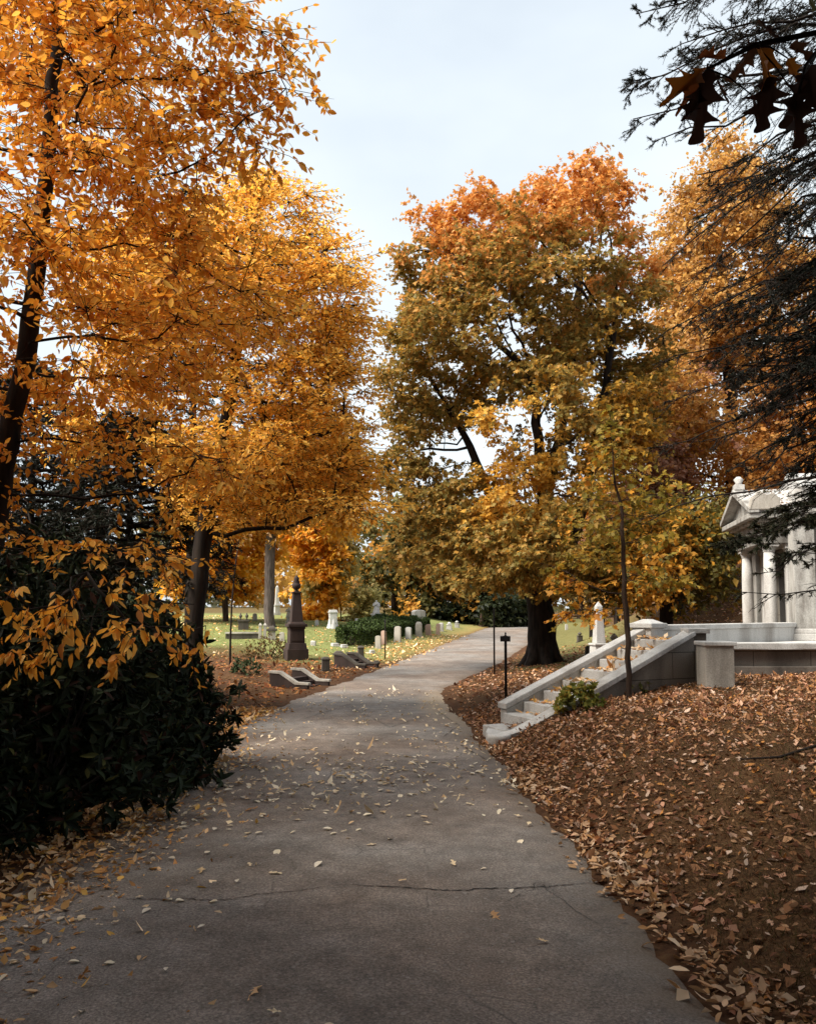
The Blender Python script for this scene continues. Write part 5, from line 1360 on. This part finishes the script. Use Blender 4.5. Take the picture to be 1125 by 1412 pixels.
# single leaves on the asphalt: one mesh per leaf form, an object for each leaf
protos = []
for j in range(10):
    a = Acc(); c = np.array([(.90, .78, .58), (.86, .68, .44), (.92, .82, .66), (.78, .56, .32), (.90, .76, .56)][j % 5]) * (1. if j < 5 else .85)
    leaves(a, np.array([[0, -.5, 0.]]), np.array([[0, 1., 0]]), np.array([[rng.normal(0, .15), rng.normal(0, .1), 1.]]), [1.0], (OVAL, SMALLOAK, OVAL, SMOOTH, OVAL)[j % 5], c[None], .3)
    me_o = a.build('fallen_leaf', M['litter']); protos.append(me_o.data); bpy.data.objects.remove(me_o)
def d_road(x, y):
    inside = (x > xl(y) + .25) & (x < xr(y) - .03)
    c = np.exp(-((y - 8.3) / 2.1) ** 2) * (.45 + .5 * np.exp(-((x + .5) / 1.1) ** 2)) + .55 * np.exp(-(np.maximum(0, x - xl(y) - .3) / .8) ** 2) * _sm(3.3, 5, y) * (1 - _sm(9, 10, y)) + .035
    return np.clip(c, 0, 1) * inside * np.clip(.75 + .4 * noi(x, y, 1.6, 8), 0, 1)
P = scatter(285, -2.6, 1.2, 3.1, 11.5, d_road)
fixed = [(60, 1262, 0), (100, 1278, 0), (62, 1308, 0), (105, 1335, 0), (153, 1338, 0), (5, 1358, 0), (293, 1253, 0), (250, 1252, 0), (232, 1250, 0), (625, 1199, 1), (705, 1236, 2), (748, 1307, 3), (665, 1205, 4), (480, 1163, 4), (110, 1278, 1), (35, 1266, 2)]
spots = [(p[0], p[1], None) for p in P] + [(*gp(a_, b_)[:2], j) for a_, b_, j in fixed]
for x, y, j in spots:
    me = protos[int(rng.integers(0, 10)) if j is None else j]
    o = bpy.data.objects.new('fallen_leaf', me); COL.objects.link(o)
    s = rng.uniform(.045, .085) * (.85 if y < 5 else 1.05)
    o.scale = (s, s, s * .8); o.location = (float(x), float(y), road_z(x, y) + .010 + .004 * rng.uniform())
    o.rotation_euler = (rng.normal(0, .06), rng.normal(0, .06), rng.uniform(0, 2 * PI))
    tag(o, 'small pale yellow fallen leaf lying singly on the grey asphalt', 'leaf', 'fallen leaves on the asphalt')
for px, py, s, lab, cidx in ((341, 1385, .16, 'big curled tan oak leaf lying alone at the bottom of the road', 0), (682, 1272, .10, 'brown curled lobed leaf on the road below the crack', 1)):
    g = gp(px, py); a = Acc()
    leaves(a, np.array([[0, -.5, 0.]]), np.array([[0, 1., 0]]), np.array([[.15, -.1, 1.]]), [1.0], SMOOTH, np.array([[(.80, .52, .28), (.6, .36, .18)][cidx]]), .2)
    o = a.build('fallen_leaf', M['litter']); o.scale = (s, s, s); o.location = (g[0], g[1], road_z(g[0], g[1]) + .012); o.rotation_euler = (0, .15, 2.4 + cidx)
    tag(o, lab, 'leaf')
# twig on the bank
q0, q1, q2 = gp(1020, 1052), gp(1075, 1050), gp(1124, 1034)
a = Acc(); tubes(a, (np.array([[q0, q1, q2]]) + [0, 0, .03]), np.array([[.006, .011, .012]]), 6)
tag(a.build('fallen_branch', M['bark_dark'], loc=q1), 'thin dark fallen branch lying on the leafy bank', 'branch')

# ------------------------------------------------------------------ grass
gr = Acc()
def blades(P, size, cols, lean=.6):
    n = len(P); P3 = np.stack([P[:, 0], P[:, 1], H(P[:, 0], P[:, 1], False) - .004], -1)
    d = rng.normal(0, lean, (n, 3)) + [0, 0, .5]; d[:, 2] = np.abs(d[:, 2])
    leaves(gr, P3, d, rng.normal(0, 1, (n, 3)), size * rng.uniform(.5, 1.3, n), T_tri(.05), pick(*cols, n) * rng.uniform(.7, 1.25, (n, 1)), .3)
DRY = ([(.13, .08, .038), (.10, .085, .03), (.19, .115, .06), (.085, .045, .026)], [3, 2, 2, 2.4])
P = scatter(170000, 1.0, 6.5, 2.2, 12, lambda x, y: np.clip(_sm(.03, .2, x - xr(y)) * (.75 + .3 * noi(x, y, 1.2, 77)) * (1.1 - .05 * y), 0, 1)); blades(P, .05, DRY)
P = scatter(16000, 1.3, 9, 11.5, 30, lambda x, y: np.clip(_sm(.05, .4, x - xr(y)) * .7, 0, 1)); blades(P, .07, DRY)
GRN = ([(.14, .18, .055), (.20, .23, .08), (.29, .27, .11), (.11, .14, .045)], [3, 3, 2, 2])
P = scatter(42000, -12, 3, 22, 46, lambda x, y: np.clip(_sm(.0, .3, xl(y) - x) * _sm(22, 29, y + 2 * noi(x, y, .5, 4)), 0, 1)); blades(P, .085, GRN)
tag(gr.build('grass', M['grass']), kind='stuff', label='short dry grass on the bank and green lawn beyond', cat='grass')

# ------------------------------------------------------------------ sky and sun
w = bpy.data.worlds.new('World'); SC.world = w; w.use_nodes = True
nt = w.node_tree; nt.nodes.clear()
SUN_EL, SUN_AZ = math.radians(50), math.radians(-116)      # azimuth measured from +Y (ahead) towards +X
sky = N(nt, 'ShaderNodeTexSky', sky_type='NISHITA'); sky.sun_disc = False
sky.sun_elevation = SUN_EL; sky.sun_rotation = SUN_AZ; sky.air_density = 1.0; sky.dust_density = 2.5; sky.ozone_density = 1.0
tc = N(nt, 'ShaderNodeTexCoord')
mp = N(nt, 'ShaderNodeMapping'); mp.inputs['Scale'].default_value = (1, 1, 2.2)
nt.links.new(tc.outputs['Generated'], mp.inputs[0])
no = N(nt, 'ShaderNodeTexNoise', i_Scale=1.6, i_Detail=5.0, i_Roughness=.5); nt.links.new(mp.outputs[0], no.inputs['Vector'])
cl = ramp(nt, [(.35, .62), (.65, .95)]); nt.links.new(no.outputs[0], cl.inputs[0])
SKYS = .10
cc = mixc(nt, cl.outputs[0], sky.outputs[0], tuple(v / SKYS for v in (.475, .515, .535)))
bg = N(nt, 'ShaderNodeBackground', i_Strength=SKYS); nt.links.new(cc, bg.inputs[0])
wo = N(nt, 'ShaderNodeOutputWorld'); nt.links.new(bg.outputs[0], wo.inputs[0])
sd = bpy.data.lights.new('sun', 'SUN'); sd.energy = 4.2; sd.angle = math.radians(32); sd.color = (1, .93, .82)
so = bpy.data.objects.new('sun', sd); COL.objects.link(so)
sv = Vector((math.sin(SUN_AZ) * math.cos(SUN_EL), math.cos(SUN_AZ) * math.cos(SUN_EL), math.sin(SUN_EL)))
so.rotation_euler = sv.to_track_quat('Z', 'Y').to_euler(); so.location = sv * 50

vs = SC.view_settings
SC.display_settings.display_device = 'sRGB'
vs.view_transform = 'Standard'; vs.look = 'None'; vs.gamma = 1; vs.use_curve_mapping = False; vs.exposure = 1.1
SC.cycles.max_bounces = 6; SC.cycles.diffuse_bounces = 3; SC.cycles.transmission_bounces = 4; SC.cycles.glossy_bounces = 2
SC.cycles.use_denoising = True
SC.cycles.caustics_reflective = False; SC.cycles.caustics_refractive = False
